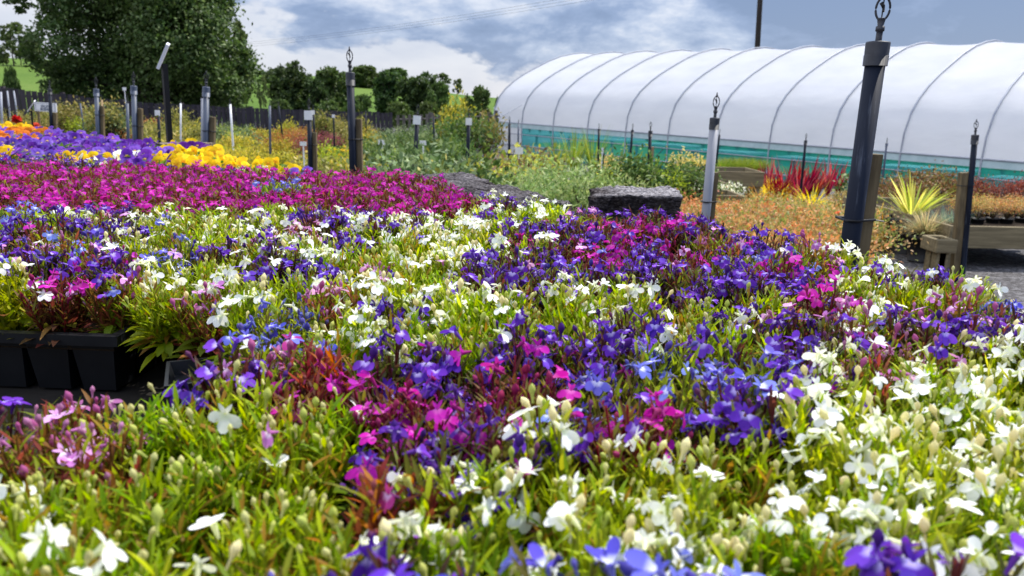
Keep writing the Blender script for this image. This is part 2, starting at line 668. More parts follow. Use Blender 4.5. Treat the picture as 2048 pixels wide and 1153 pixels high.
F = [(i, i + 1, len(SEC) - 2 - i, len(SEC) - 1 - i) for i in range(nh - 1)]
mb.add(np.array(V), F, None, 0, False)
part("end_panel", mb, "polythene", tunnel)
mb = MB()
mb.add(np.array([tun(-NEXTRA, -.030, .60) - TO, tun(10, -.030, .60) - TO, tun(10, -.022, .742) - TO, tun(-NEXTRA, -.022, .742) - TO]), [(0, 1, 2, 3)], None, 0, False)
part("skirt_band", mb, "pale_skirt", tunnel)
mb = MB()
for h, r_ in ((.40, .014), (.04, .02)):
    mb.tube([tun(tb, -.03, h) - TO for tb in hoops_t], r_, 6)
part("side_rail", mb, "galvanised", tunnel)
mb = MB()
mb.tube([tun(10, -.03, .75) - TO, tun(9, -.03, 1.35) - TO], .012, 6)
mb.tube([tun(10, -.03, 1.2) - TO, tun(9.05, -.03, .55) - TO], .008, 6)
part("brace", mb, "galvanised", tunnel)


# ------------------------------------------------------------------ plant meshes
def rand_dirs(n, up=.3, r=rng):
    d = r.normal(0, 1, (n, 3))
    d[:, 2] += up
    return nrm(d)


def shrub_mesh(name, Rr, H, n, cols, leafL, leafW, seed, ntip=26, spread=.55, mat="far_leaf", lift=.18, upb=.4, bloom=None):
    """bushy crown on forked stems, unit base at z=0"""
    r = np.random.default_rng(seed)
    mb = MB()
    th = r.uniform(0, 2 * math.pi, ntip)
    rr = np.sqrt(r.uniform(0, 1, ntip)) * .85
    hh = H * (lift + (1 - lift) * (1 - .55 * rr ** 2) * r.uniform(.45, 1.0, ntip))
    tips = np.stack([np.cos(th) * rr * Rr, np.sin(th) * rr * Rr, hh], 1)
    st = MB()
    for p in tips:
        b = np.array([p[0] * .12, p[1] * .12, 0])
        mid = (b + p) / 2 + np.array([p[0] * -.1, p[1] * -.1, H * .08])
        st.tube([b, mid, p], [H * .012, H * .009, H * .004], 5, (.06, .04, .025), cap=False)
    idx = r.integers(0, ntip, n)
    off = r.normal(0, 1, (n, 3)) * np.array([Rr, Rr, H * .7]) * .20 * spread / .55
    P = tips[idx] + off
    P[:, 2] = np.maximum(P[:, 2], H * .05)
    D = nrm(rand_dirs(n, upb, r) + nrm(off) * .6)
    Nn = rand_dirs(n, 1.2, r)
    C = pal(cols, n, r, .18)
    L = leafL * r.uniform(.6, 1.25, n)
    mb.leaves(P, D, Nn, L, leafW * r.uniform(.7, 1.2, n), C, r.uniform(-.35, .1, n), 2)
    if bloom:
        bc, nb, bs = bloom
        ib = r.integers(0, ntip, nb)
        Pb = tips[ib] + r.normal(0, 1, (nb, 3)) * Rr * .10 + np.array([0, 0, H * .10])
        for q in range(4):
            Dq = rand_dirs(nb, .3, r)
            mb.leaves(Pb, Dq, rand_dirs(nb, 1.5, r), bs * r.uniform(.7, 1.2, nb), bs * .8, pal(bc, nb, r, .1), -.1, 2, [.4, 1, .6])
    return mb.mesh(name, mat), st.mesh(name + "_stem", "far_leaf")


def blade_mesh(name, n, L, W, cols, seed, spread=.5, bend=-.35, ns=5, base=.03, mat="leaf"):
    r = np.random.default_rng(seed)
    mb = MB()
    th = r.uniform(0, 2 * math.pi, n)
    s_ = spread * np.sqrt(r.uniform(0.02, 1, n))
    D = np.stack([np.cos(th) * s_, np.sin(th) * s_, np.ones(n)], 1)
    D = nrm(D)
    out = np.stack([np.cos(th), np.sin(th), np.zeros(n)], 1)
    Nn = nrm(np.cross(np.cross(D, out), D) * -1)       # upper side
    P = out * base * r.uniform(0, 1, (n, 1))
    prof = list(np.interp(np.linspace(0, 1, ns + 1), [0, .35, .75, 1], [.8, 1, .65, .03]))
    mb.leaves(P, D, Nn, L * r.uniform(.55, 1.1, n), W * r.uniform(.7, 1.2, n), pal(cols, n, r, .15), bend * r.uniform(.3, 1.6, n) * (.4 + s_ / max(spread, .01)), ns, prof, .25)
    return mb.mesh(name, mat)


def pot_mesh(name, r_=.10, h=.16, mat="black_plastic"):
    mb = MB()
    mb.lathe([(0, 0), (r_ * .78, 0), (r_ * .78, 0), (r_ * .97, h * .86), (r_ * 1.05, h * .86), (r_ * 1.05, h), (r_ * .98, h), (r_ * .96, h * .93), (0, h * .93)], 18)
    return mb.mesh(name, mat)


POT = pot_mesh("pot")
YG = [(.30, .34, .03), (.22, .28, .03), (.40, .40, .05), (.12, .18, .02)]
TYPES = {
    # kind: (palette, height, radius, leaf length, leaf width, n, bloom)
    "golden_shrub": ([(.42, .36, .03), (.34, .30, .025), (.52, .40, .06), (.18, .19, .02)], .55, .33, .055, .026, 900, None),
    "lime_shrub": ([(.30, .36, .03), (.20, .28, .02), (.40, .44, .04)], .50, .34, .045, .020, 950, None),
    "olive_shrub": ([(.18, .18, .035), (.25, .24, .05), (.33, .28, .09), (.11, .12, .02)], .75, .36, .065, .034, 850, None),
    "grey_green_shrub": ([(.10, .15, .06), (.16, .22, .09), (.25, .31, .15), (.06, .10, .03)], .60, .36, .050, .026, 950, None),
    "dark_green_shrub": ([(.035, .075, .018), (.055, .11, .02), (.09, .15, .03), (.14, .20, .05)], .62, .36, .06, .032, 900, None),
    "copper_shrub": ([(.36, .13, .03), (.26, .085, .025), (.42, .20, .05), (.20, .15, .03)], .50, .34, .045, .018, 950, None),
    "maroon_shrub": ([(.17, .03, .04), (.24, .05, .06), (.30, .09, .09), (.10, .06, .03)], .45, .33, .045, .018, 900, None),
    "rose_bush": ([(.10, .14, .035), (.15, .19, .05), (.22, .22, .09)], .72, .34, .055, .034, 750, ([(.75, .72, .62), (.70, .60, .45)], 26, .05)),
    "fern_shrub": ([(.17, .25, .07), (.24, .32, .11), (.11, .18, .045), (.33, .38, .16)], .5, .42, .034, .010, 1900, None),
    "variegated_shrub": ([(.36, .36, .04), (.26, .30, .03), (.14, .10, .05), (.18, .12, .06), (.46, .44, .10)], .42, .36, .055, .030, 800, None),
    "yellow_daisy": ([(.10, .17, .02), (.17, .24, .03)], .42, .32, .05, .022, 600, ([(.75, .52, .02), (.70, .38, .02)], 60, .035)),
    "buff_shrub": ([(.33, .25, .09), (.26, .20, .07), (.42, .34, .15), (.18, .17, .05)], .6, .36, .055, .022, 850, None),
}
SHRUB = {}
for ki, (k, (cols, H, Rr, lL, lW, n, bl)) in enumerate(TYPES.items()):
    SHRUB[k] = [shrub_mesh(k, Rr, H, int(n * 1.15), cols, lL, lW, 100 + ki * 5 + v, bloom=bl) for v in range(3)]


def put_shrub(kind, x, y, s, label, cat="shrub", group=None, z=None, pot=True, name=None, sz=None):
    z = float(ground_z(x, y)) if z is None else z
    root = thing(name or kind, label, cat, (x, y, z), (0, 0, random.uniform(0, 6.28)), group)
    fm, sm = random.choice(SHRUB[kind])
    zz = .13 * min(s, 1) if pot else 0
    scl = (s, s, s * (sz or 1) * random.uniform(.88, 1.14))
    obj("foliage", fm, root, (0, 0, zz), None, scl)
    obj("stem", sm, root, (0, 0, zz), None, scl)
    if pot:
        obj("pot", POT, root, (0, 0, 0), None, min(1.25, s))
    return root


RATIO = 1.0


def put_mesh_plant(name, meshes, x, y, s, label, cat, group=None, z=None, pot=None, zoff=0.0, part_name="foliage"):
    global RATIO
    s = tuple(q * RATIO for q in s) if isinstance(s, tuple) else s * RATIO
    RATIO = 1.0
    z = float(ground_z(x, y)) if z is None else z
    root = thing(name, label, cat, (x, y, z), (0, 0, random.uniform(0, 6.28)), group)
    if isinstance(meshes, list):
        meshes = random.choice(meshes)
    if isinstance(meshes, tuple):
        obj("foliage", meshes[0], root, (0, 0, zoff), None, s)
        obj("stem", meshes[1], root, (0, 0, zoff), None, s)
    else:
        obj(part_name, meshes, root, (0, 0, zoff), None, s)
    if pot:
        obj("pot", POT, root, (0, 0, zoff - .15 * pot), None, pot)
    return root


# ---- shrubs in rows on the left and middle
ZONES = [   # image boxes (in photo pixels of the shrub's upper part) -> what grows there
    ((215, 262, 320, 305), ["copper_shrub"]),
    ((500, 238, 625, 292), ["copper_shrub", "copper_shrub", "golden_shrub"]),
    ((590, 268, 700, 305), ["maroon_shrub", "maroon_shrub", "yellow_daisy"]),
    ((790, 225, 880, 262), ["copper_shrub", "buff_shrub"]),
    ((640, 270, 700, 310), ["yellow_daisy"]),
    ((745, 262, 960, 365), ["grey_green_shrub", "grey_green_shrub", "dark_green_shrub"]),
    ((600, 300, 745, 365), ["lime_shrub", "golden_shrub"]),
    ((420, 285, 620, 365), ["golden_shrub", "golden_shrub", "lime_shrub"]),
    ((420, 225, 520, 290), ["lime_shrub", "grey_green_shrub"]),
    ((640, 225, 800, 285), ["golden_shrub", "olive_shrub", "buff_shrub"]),
    ((0, 228, 220, 300), ["buff_shrub", "golden_shrub", "olive_shrub", "copper_shrub"]),
    ((220, 228, 420, 300), ["golden_shrub", "golden_shrub", "copper_shrub", "olive_shrub"]),
    ((0, 150, 1000, 232), ["olive_shrub", "rose_bush", "buff_shrub", "golden_shrub", "copper_shrub", "olive_shrub"]),
]
WHAT = {
    "golden_shrub": "bushy golden yellow leaved shrub in the potted nursery rows",
    "lime_shrub": "fine leaved lime green shrub in the potted nursery rows",
    "olive_shrub": "tall loose olive green shrub in the potted nursery rows",
    "grey_green_shrub": "grey green leafy shrub in rows behind the slab edging",
    "dark_green_shrub": "dark glossy green shrub in the potted nursery rows",
    "copper_shrub": "copper orange leaved shrub in the potted nursery rows",
    "maroon_shrub": "maroon leaved shrub in the potted nursery rows",
    "rose_bush": "rose bush with pale blooms in the potted nursery rows",
    "buff_shrub": "buff and tan leaved shrub in the potted nursery rows",
    "yellow_daisy": "green plant with bright yellow blooms in the potted nursery rows",
    "fern_shrub": "soft feathery green shrub in the potted nursery rows",
    "variegated_shrub": "yellow variegated shrub in the potted nursery rows",
}
GRP = {k: k.replace("_", " ") + "s in the potted nursery rows" for k in WHAT}
y = 3.3
nsh = 0
while y < 21:
    step = .34 + .030 * y
    x = -.76 * y
    xr = -.02 * y if y > 5 else -.06 * y
    while x < xr:
        X = x + random.uniform(-.12, .12) * step * 2
        Yy = y + random.uniform(-.15, .15) * step * 2
        # a paved gap in front of the pots on the left
        if (105 < proj((X, Yy, 0))[0] < 305 and Yy < 16.5) or (Yy < 5.0 and X < -1.7):
            x += step
            continue
        s = .62 + .014 * (Yy - 4)
        top = Vector((X, Yy, float(ground_z(X, Yy)) + .55 * s))
        px, py = proj(top)
        kinds = ["golden_shrub", "golden_shrub", "olive_shrub", "copper_shrub"]
        for (x0, y0, x1, y1), kk in ZONES:
            if x0 <= px <= x1 and y0 <= py <= y1:
                kinds = kk
                break
        k = random.choice(kinds)
        if px > 930 or (px > 720 and Yy < 4.6):
            x += step
            continue
        if Yy > 15:
            s *= random.uniform(.85, 1.12)
        put_shrub(k, X, Yy, s * random.uniform(.85, 1.15), WHAT[k], "shrub" if k not in ("rose_bush", "yellow_daisy") else ("rose" if k == "rose_bush" else "flowering plant"), GRP[k])
        nsh += 1
        x += step * random.uniform(.85, 1.2)
    y += step * .95

# ------------------------------------------------------------------ irrigation risers
def riser(xt, yt, xb, yb, w, label, style="dark_pipe", D=.032, stake=None, tie=None, cap=None, coup=True, stakemat="stake_wood", head=.72, Y=None, ch_k=1.7, cr_k=1.28):
    """xt,yt top of the coupling and xb,yb a lower point of the pipe in the photo, w its width there"""
    Y = Y or min(19.0, D * FPX / w)
    a, b = at(xt, yt, Y), at(xb, yb, Y)
    d = (a - b).normalized()
    g = float(ground_z(b.x, b.y))
    base = a - d * ((a.z - g + .02) / d.z)
    H = (a - base).length
    xa = (Vector((1, 0, 0)) - d * d.x).normalized()
    q = Matrix((xa, d.cross(xa), d)).transposed().to_quaternion()
    root = thing("irrigation_riser", label, "sprinkler riser", base, group="irrigation risers standing among the plants")
    root.rotation_mode = 'QUATERNION'
    root.rotation_quaternion = q
    r_ = D / 2
    ch = ch_k * D if coup else 0
    mb = MB()
    mb.tube([(0, 0, 0), (0, 0, H * .33), (0, 0, H * .66), (0, 0, H - ch * .6)], r_, 20)
    part("pipe", mb, style, root)
    if coup:
        mb = MB()
        c0 = H - ch
        ck = r_ * cr_k
        mb.lathe([(r_ * 1.0, c0), (ck, c0), (ck, c0), (ck * 1.02, c0 + ch * .42), (ck * 1.02, c0 + ch * .42), (ck * .985, c0 + ch * .45), (ck * 1.0, H - ch * .06), (ck * .95, H), (ck * .95, H), (ck * .5, H + .0012), (0, H + .0012)], 24)
        part("coupling", mb, "coupling_plastic" if style != "blue_grey_pipe" else "blue_grey_pipe", root)
    # sprinkler head
    hs = D * head
    z0 = H
    mb = MB()
    mb.lathe([(.24 * hs, z0), (.24 * hs, z0 + .75 * hs), (.24 * hs, z0 + .75 * hs), (.33 * hs, z0 + .8 * hs), (.33 * hs, z0 + 1.15 * hs), (.33 * hs, z0 + 1.15 * hs), (.22 * hs, z0 + 1.2 * hs),
              (.30 * hs, z0 + 1.65 * hs), (.34 * hs, z0 + 1.75 * hs), (.12 * hs, z0 + 1.8 * hs), (0, z0 + 1.8 * hs)], 14)
    ang = random.uniform(-.35, .35)
    th = np.linspace(-math.pi * .42, math.pi * 1.42, 26)
    loop = np.stack([.50 * hs * np.cos(th) * math.cos(ang), .50 * hs * np.cos(th) * math.sin(ang), z0 + 2.45 * hs + .85 * hs * np.sin(th)], 1)
    mb.tube(loop, .085 * hs, 8)
    mb.lathe([(0, z0 + 3.2 * hs), (.17 * hs, z0 + 3.2 * hs), (.17 * hs, z0 + 3.5 * hs), (.10 * hs, z0 + 3.55 * hs), (.09 * hs, z0 + 3.85 * hs), (.0, z0 + 3.95 * hs)], 10)
    sp = part("sprinkler_head", mb, "coupling_plastic", root)
    mb = MB()
    mb.tube([(0, 0, z0 + 1.75 * hs), (0, 0, z0 + 2.2 * hs), (0, 0, z0 + 3.3 * hs)], .05 * hs, 6)
    mb.tube([(-.2 * hs, .02 * hs, z0 + 2.9 * hs), (0, 0, z0 + 2.65 * hs), (.12 * hs, 0, z0 + 2.2 * hs)], [.13 * hs, .14 * hs, .05 * hs], 6)
    part("spinner", mb, "black_plastic", sp)
    if cap:
        mb = MB()
        mb.box((-r_ * 1.75, -r_ * 1.7, H - D * 1.7), (r_ * 1.75, -r_ * 1.35, H + D * .25))
        part("tag_plate", mb, "white_plastic", root)
    if stake:
        sx, sy, sw = stake                      # top of the stake in the photo and its width in pixels
        st = at(sx, sy, Y + D * .6)
        wv = sw / FPX * Y
        M = q.to_matrix().to_4x4()
        M.translation = base
        lt = M.inverted() @ st
        mb = MB()
        hw = wv / 2
        sd = 1 if lt.x > 0 else -1
        x = lt.x
        gap = r_ + hw
        if abs(x) < gap * .8:
            x = sd * gap * .85
        yo = r_ * .9 + hw * .3
        bx = [(-hw, -hw), (hw, -hw), (hw, hw), (-hw, hw)]
        mb.box((x - hw, yo - hw * .8, -.02), (x + hw, yo + hw * 1.1, lt.z))
        s_o = part("wooden_stake", mb, stakemat, root)
        bv = s_o.modifiers.new("bevel", 'BEVEL')
        bv.width = hw * .12
        bv.segments = 2
        if tie:
            tz = (M.inverted() @ at(xb + (xt - xb) * (yb - tie) / max(1, yb - yt), tie, Y)).z
            lo_x, hi_x = min(-r_, x - hw) - .001, max(r_, x + hw) + .001
            y0, y1 = -r_ - .001, yo + hw * 1.1 + .001
            mb = MB()
            mb.tube([(lo_x, y0 + r_ * .7, tz), (lo_x + r_ * .5, y0, tz), (0, y0 - .0006, tz), (r_ * .8, y0 + r_ * .25, tz + .001), (hi_x, yo - hw * .8, tz), (hi_x, y1, tz), (x, y1, tz), (lo_x, y1 - .004, tz), (lo_x, y0 + r_ * .7, tz)], D * .075, 6)
            if sd > 0:
                mb.tube([(hi_x - .002, yo - hw * .8, tz), (hi_x + D * .45, yo - hw, tz - D * .06)], D * .05, 6)
            part("cable_tie", mb, "black_plastic", root)
    return root


riser(1757, 84, 1703, 470, 42, "thick black riser leaning beside a square stake, biggest and nearest of all the risers", D=.0315, Y=1.27, ch_k=1.2, cr_k=1.2, head=.66, stake=(1743, 308, 33), tie=440)
riser(1430, 236, 1410, 450, 18, "pale grey riser with a black coupling, standing just behind the dark square block", "grey_pipe", stake=(1424, 345, 13), tie=404, ch_k=1.25, cr_k=1.06, head=.68)
riser(1951, 270, 1927, 530, 11, Y=4.95, D=.036, label="slim dark riser strapped to a wooden stake beside the low plant bench", stake=(1938, 345, 15), tie=371)
riser(700, 145, 706, 340, 14.5, "upright blue black riser rising out of the magenta lobelia against the far trees", head=.84, cr_k=1.2, stake=(716, 238, 13), tie=279)
riser(412, 174, 411, 322, 11, "blue grey riser with a stake just right of the tilted white sign", "blue_grey_pipe", stake=(423, 234, 11), tie=262)
riser(405, 197, 405, 316, 6.5, "thin riser half hidden behind the blue grey riser, its upper pipe pale", "grey_pipe", D=.03, coup=False)
riser(267, 172, 270, 302, 9.5, "blue grey riser with stake left of the tilted white sign and behind violas", "blue_grey_pipe", stake=(277, 217, 9), tie=252)
riser(192, 178, 197, 300, 8, "blue grey riser behind the purple violas, between the black pots", "blue_grey_pipe", stake=(202, 212, 7), tie=230)
riser(99, 178, 103, 275, 6, "dark riser standing in front of the fruit bushes sign", stake=(108, 226, 7), tie=248)
riser(618, 224, 620, 318, 9, "dark riser with white tag and stake among the golden shrubs", stake=(625, 265, 9), tie=290, cap=True, D=.034)
riser(626, 222, 629, 282, 4.2, "thin black riser right behind the white tagged staked riser", cap=True)
riser(539, 212, 540, 285, 4.4, "thin greenish riser in front of the copper orange shrubs", "blue_grey_pipe", coup=False)
riser(557, 212, 562, 252, 3.2, "very thin far riser right of the greenish one, by the dark fence", coup=False)
riser(667, 230, 668, 275, 3.2, "far black riser with a white tag left of the upright blue black riser", cap=True, coup=False)
riser(835, 234, 831, 300, 8.5, "black riser with square white tag in front of the gappy picket fence", cap=True, D=.034)
riser(938, 238, 936, 290, 7, "dark riser with a white tag by the leafy bushes left of the tunnel end", cap=True, D=.036)
riser(731, 227, 733, 292, 3.2, "plain thin black riser right of the upright blue black riser", coup=False)
riser(867, 237, 868, 292, 3.6, "thin brown black riser between the two white tagged black risers", coup=False)
riser(1019, 247, 1018, 316, 5, "black riser in front of the white corner panel of the tunnel", coup=False)
riser(1037, 248, 1036, 296, 3.2, "thin grey riser by the edge of the tunnel net", "blue_grey_pipe", coup=False)
riser(1198, 258, 1197, 300, 4, "small riser rising beside the tall reeds at the tunnel", coup=True)
riser(1265, 260, 1261, 312, 4.6, "small tilted riser between the reeds and the pale staked riser", coup=True)
riser(1301, 262, 1297, 345, 6.5, "black riser tied to a pale new wooden stake before the tunnel", stake=(1300, 294, 6.5), tie=325, stakemat="fresh_wood")
riser(1439, 270, 1431, 345, 4, "thin black riser just right of the pale grey riser", coup=False)
riser(1612, 281, 1606, 340, 5, "small black riser behind the red spiky grasses", coup=True)
riser(1774, 287, 1769, 330, 4, "small grey riser peeping out right of the thick leaning riser", "blue_grey_pipe", coup=True)
riser(316, 222, 319, 292, 5.5, "dark riser with a white tag just left of the black sign post", cap=True, D=.03)
riser(361, 207, 361, 245, 3.2, D=.026, label="short white riser between the sign post and the blue grey riser", style="white_plastic", coup=False)
riser(460, 209, 463, 252, 4, D=.030, label="white riser standing before the dark fence under the big tree", style="white_plastic", coup=False)
riser(254, 207, 256, 280, 5.5, "grey riser behind the left blue grey riser with stake", "blue_grey_pipe", coup=False, D=.03)
riser(160, 207, 166, 250, 3, "far thin riser right of the fruit bushes sign", "blue_grey_pipe", coup=False)
riser(203, 200, 206, 240, 3.4, "thin wooden coloured riser just right of the riser by the black pots", "fresh_wood", coup=False)
riser(14, 182, 17, 210, 2.6, "thin grey riser against the dark fence at its far end, first of a close pair", "galvanised", coup=False)
riser(27, 182, 32, 216, 2.6, "thin grey riser against the dark fence, second of a close pair", "galvanised", coup=False)
riser(1, 184, 4, 262, 4, "grey riser cut by the left edge of the photo", "galvanised", coup=False)

# ------------------------------------------------------------------ signs and labels
def axes_box(mb, c, u, v, w, hu, hv, hw, mat=0):
    u, v, w = (Vector(a).normalized() for a in (u, v, w))
    M = Matrix((u, v, w)).transposed().to_4x4()
    M.translation = c
    mb.box((-hu, -hv, -hw), (hu, hv, hw), None, mat, M)


def lectern_sign(post_top, post_bot, plate_a, plate_b, Y, pw, thick, depth, label, base=None, face="sign_white"):
    a, b = at(*post_top, Y), at(*post_bot, Y)
    g = base if base is not None else float(ground_z(b.x, b.y))
    d = (a - b).normalized()
    b = a - d * ((a.z - g) / d.z)
    root = thing("display_sign", label, "sign", b)
    mb = MB()
    L = (a - b)
    mb.tube([(0, 0, 0), L * .5, L], pw / 2, 4, smooth=False)
    part("post", mb, "black_plastic", root)
    p0, p1 = at(*plate_a, Y), at(*plate_b, Y)
    u = (p1 - p0)
    v = Vector((p0.x, p0.y, 0)).normalized()
    v = (v - u.normalized() * v.dot(u.normalized())).normalized()
    w = u.cross(v)
    mb = MB()
    axes_box(mb, (p0 + p1) / 2 - b, u, v, w, u.length / 2, depth / 2, thick / 2)
    o = part("board", mb, face, root)
    return root


lectern_sign((328, 128), (340, 294), (336, 88), (316, 136), 2.9, .026, .011, .06, "ragged white board tilted on a tall black post set between two stone blocks", base=.80)
lectern_sign((62, 222), (67, 276), (69, 202), (55, 222), 7.2, .020, .008, .05, "small tilted white board on a short black post left of the fruit bushes sign")
lectern_sign((14, 222), (20, 268), (18, 214), (12, 224), 7.4, .018, .006, .03, "small black post with a dark tilted board near the red dahlias", face="black_plastic")
lectern_sign((1208, 306), (1207, 318), (1212, 294), (1202, 308), 9, .02, .008, .10, "small black tilted board by the reeds in front of the net", face="black_plastic")
lectern_sign((1318, 312), (1316, 325), (1326, 299), (1312, 314), 9, .02, .008, .10, "small black tilted board right of the pale staked riser", face="black_plastic")

# fruit bushes board
YS = 10.0
c0, c1, c2 = at(68, 204, YS), at(112, 207, YS), at(69, 222, YS)
u = (c1 - c0)
Wd = u.length
Hd = (c0 - c2).length
u.normalize()
vz = Vector((0, 0, 1))
w = u.cross(vz).normalized()
vz = w.cross(u)
ctr = c0 + u * Wd / 2 - vz * Hd / 2
gz = float(ground_z(ctr.x, ctr.y))
root = thing("name_board", "white board lettered FRUIT BUSHES with a thin dark frame among shrubs", "sign", (ctr.x, ctr.y, gz))
M = Matrix((u, -w * -1, vz)).transposed().to_4x4()
M = Matrix(((u.x, -w.x, vz.x, 0), (u.y, -w.y, vz.y, 0), (u.z, -w.z, vz.z, 0), (0, 0, 0, 1)))
off = Vector((0, 0, ctr.z - gz))


def local_box(mb, x0, x1, y0, y1, z0, z1):
    Mt = M.copy()
    Mt.translation = off
    mb.box((x0, y0, z0), (x1, y1, z1), None, 0, Mt)


mb = MB()
local_box(mb, -Wd / 2, Wd / 2, -.006, .006, -Hd / 2, Hd / 2)
part("board", mb, "sign_white", root)
mb = MB()
fr, tk = .045, .004
for (x0, x1, z0, z1) in ((-.44, .44, .38, .40), (-.44, .44, -.40, -.38), (-.44, -.432, -.38, .38), (.432, .44, -.38, .38)):
    local_box(mb, x0 * Wd, x1 * Wd, -.009, -.0065, z0 * Hd, z1 * Hd)
part("frame_line", mb, "sign_blue", root)
for s_ in (-1, 1):
    mb = MB()
    local_box(mb, s_ * Wd * .38 - .012, s_ * Wd * .38 + .012, .0065, .025, -(ctr.z - gz), Hd * .3)
    part("leg", mb, "stake_wood", root)


def text_part(txt, size, x, z, parent):
    cu = bpy.data.curves.new("lettering", 'FONT')
    cu.body = txt
    cu.size = size
    cu.align_x = 'CENTER'
    cu.align_y = 'CENTER'
    cu.extrude = .0008
    cu.offset = .0006
    to = bpy.data.objects.new("lettering", cu)
    COL.objects.link(to)
    dg = bpy.context.evaluated_depsgraph_get()
    me = bpy.data.meshes.new_from_object(to.evaluated_get(dg))
    bpy.data.objects.remove(to)
    me.materials.clear()
    me.materials.append(MATS["sign_blue"])
    o = obj("lettering", me, parent)
    Mt = M @ Matrix.Rotation(R(90), 4, 'X')
    Mt.translation = off + u * x + vz * z - (-w) * .0085
    o.matrix_local = Mt
    return o


text_part("FRUIT", Hd * .38, 0, Hd * .06, root)
text_part("BUSHES", Hd * .34, 0, -Hd * .24, root)


def plant_label(px, py, Y, wpx, hpx, label):
    p = at(px, py, Y)
    g = float(ground_z(p.x, p.y))
    root = thing("plant_label", label, "plant label", (p.x, p.y, g))
    W_, H_ = wpx / FPX * Y, hpx / FPX * Y
    mb = MB()
    mb.box((-W_ / 2, -.002, p.z - g - H_ / 2), (W_ / 2, .002, p.z - g + H_ / 2))
    part("card", mb, "white_plastic", root)
    mb = MB()
    mb.box((-.006, .0025, 0), (.006, .006, p.z - g))
    part("stick", mb, "white_plastic", root)


plant_label(763, 285, 6.0, 13, 9, "small white card right of the stake of the upright blue black riser")
plant_label(846, 286, 6.5, 13, 9, "small white card among the grey green shrubs below the black tagged riser")
plant_label(1038, 302, 7.5, 16, 13, "white card standing below the thin grey riser near the tunnel corner")
plant_label(606, 288, 6.6, 13, 8, "small white card left of the white tagged staked riser")
plant_label(248, 178, 12, 7, 6, "far tiny white card above the olive shrubs under the big tree")
plant_label(1205, 302, 8.4, 4, 12, "narrow white card beside the black board near the reeds")

# red dahlia blooms
for px, py, Y, lab in ((33, 240, 7.0, "round bright red dahlia above the buff shrubs"), (71, 254, 7.4, "coral red dahlia right of the short black sign post")):
    p = at(px, py, Y)
    g = float(ground_z(p.x, p.y))
    root = thing("dahlia", lab, "dahlia", (p.x, p.y, g))
    mb = MB()
    n = 70
    D = rand_dirs(n, .35)
    mb.leaves(np.tile((0, 0, p.z - g), (n, 1)), D, rand_dirs(n, 1), .045, .022, pal([(.62, .02, .02), (.5, .015, .03)] if px < 50 else [(.65, .13, .07), (.55, .08, .06)], n), .2, 2, [.5, 1, .5])
    part("bloom", mb, "petal", root)
    mb = MB()
    mb.tube([(0, 0, 0), (.01, 0, (p.z - g) * .5), (0, 0, p.z - g)], .005, 6, (.08, .12, .03))
    part("stem", mb, "leaf", root)

# ------------------------------------------------------------------ stone blocks under the sign, edging, bed bench
FLOWER_Z = CZ - .15          # flower tops
RIM_Z = CZ - .215            # tray rims
BENCH_Z = CZ - .275          # bench top


def rough_block(name, label, mat, c, half, rotz, seed, cat, amp=.007, cuts=14):
    """block with a broken, fibrous surface"""
    r = np.random.default_rng(seed)
    root = obj(name, None)
    bpy.data.objects.remove(root)
    mb = MB()
    hx_, hy_, hz_ = half
    from mathutils import noise as mn
    def face(o, a, b, na, nb):
        A = np.linspace(-1, 1, na + 1)
        B = np.linspace(-1, 1, nb + 1)
        P = np.array([[np.array(o) + np.array(a) * s_ + np.array(b) * t_ for s_ in A] for t_ in B])
        i = np.arange((na + 1) * (nb + 1)).reshape(nb + 1, na + 1)
        F = np.stack([i[:-1, :-1], i[:-1, 1:], i[1:, 1:], i[1:, :-1]], -1).reshape(-1, 4)
        return P.reshape(-1, 3), F
    def nn(v):
        return max(6, int(v / .0045))
    X, Yh, Z = (hx_, 0, 0), (0, hy_, 0), (0, 0, hz_)
    for o, a, b, na, nb in (((0, 0, hz_), X, Yh, nn(hx_ * 2), nn(hy_ * 2)), ((0, 0, -hz_), Yh, X, 6, 6), ((0, -hy_, 0), X, Z, nn(hx_ * 2), nn(hz_ * 2)), ((0, hy_, 0), tuple(-v for v in X), Z, nn(hx_ * 2), nn(hz_ * 2)),
                            ((hx_, 0, 0), Yh, Z, nn(hy_ * 2), nn(hz_ * 2)), ((-hx_, 0, 0), tuple(-v for v in Yh), Z, nn(hy_ * 2), nn(hz_ * 2))):
        P, F = face(o, a, b, na, nb)
        Q = []
        for p in P:
            # rounded broken corners, rough skin (same displacement for shared border points)
            e = [abs(p[0]) / hx_, abs(p[1]) / hy_, abs(p[2]) / hz_]
            v = Vector(p)
            n1 = mn.noise_vector(v * 28 + Vector((seed, 0, 0)))
            n2 = mn.noise_vector(v * 110 + Vector((0, seed, 0)))
            n3 = mn.noise_vector(v * 9 + Vector((0, 0, seed)))
            nearedge = sorted(e)[1]
            rd = max(0, nearedge - .9) * .07
            Q.append(v * (1 - rd) + n1 * amp + n2 * amp * .7 + n3 * amp * 1.3)
        mb.add(np.array([tuple(q_) for q_ in Q]), F, None, 0, False)
    o = obj(name, mb.mesh(name, mat), None, c, (0, 0, rotz))
    return tag(o, label, cat)


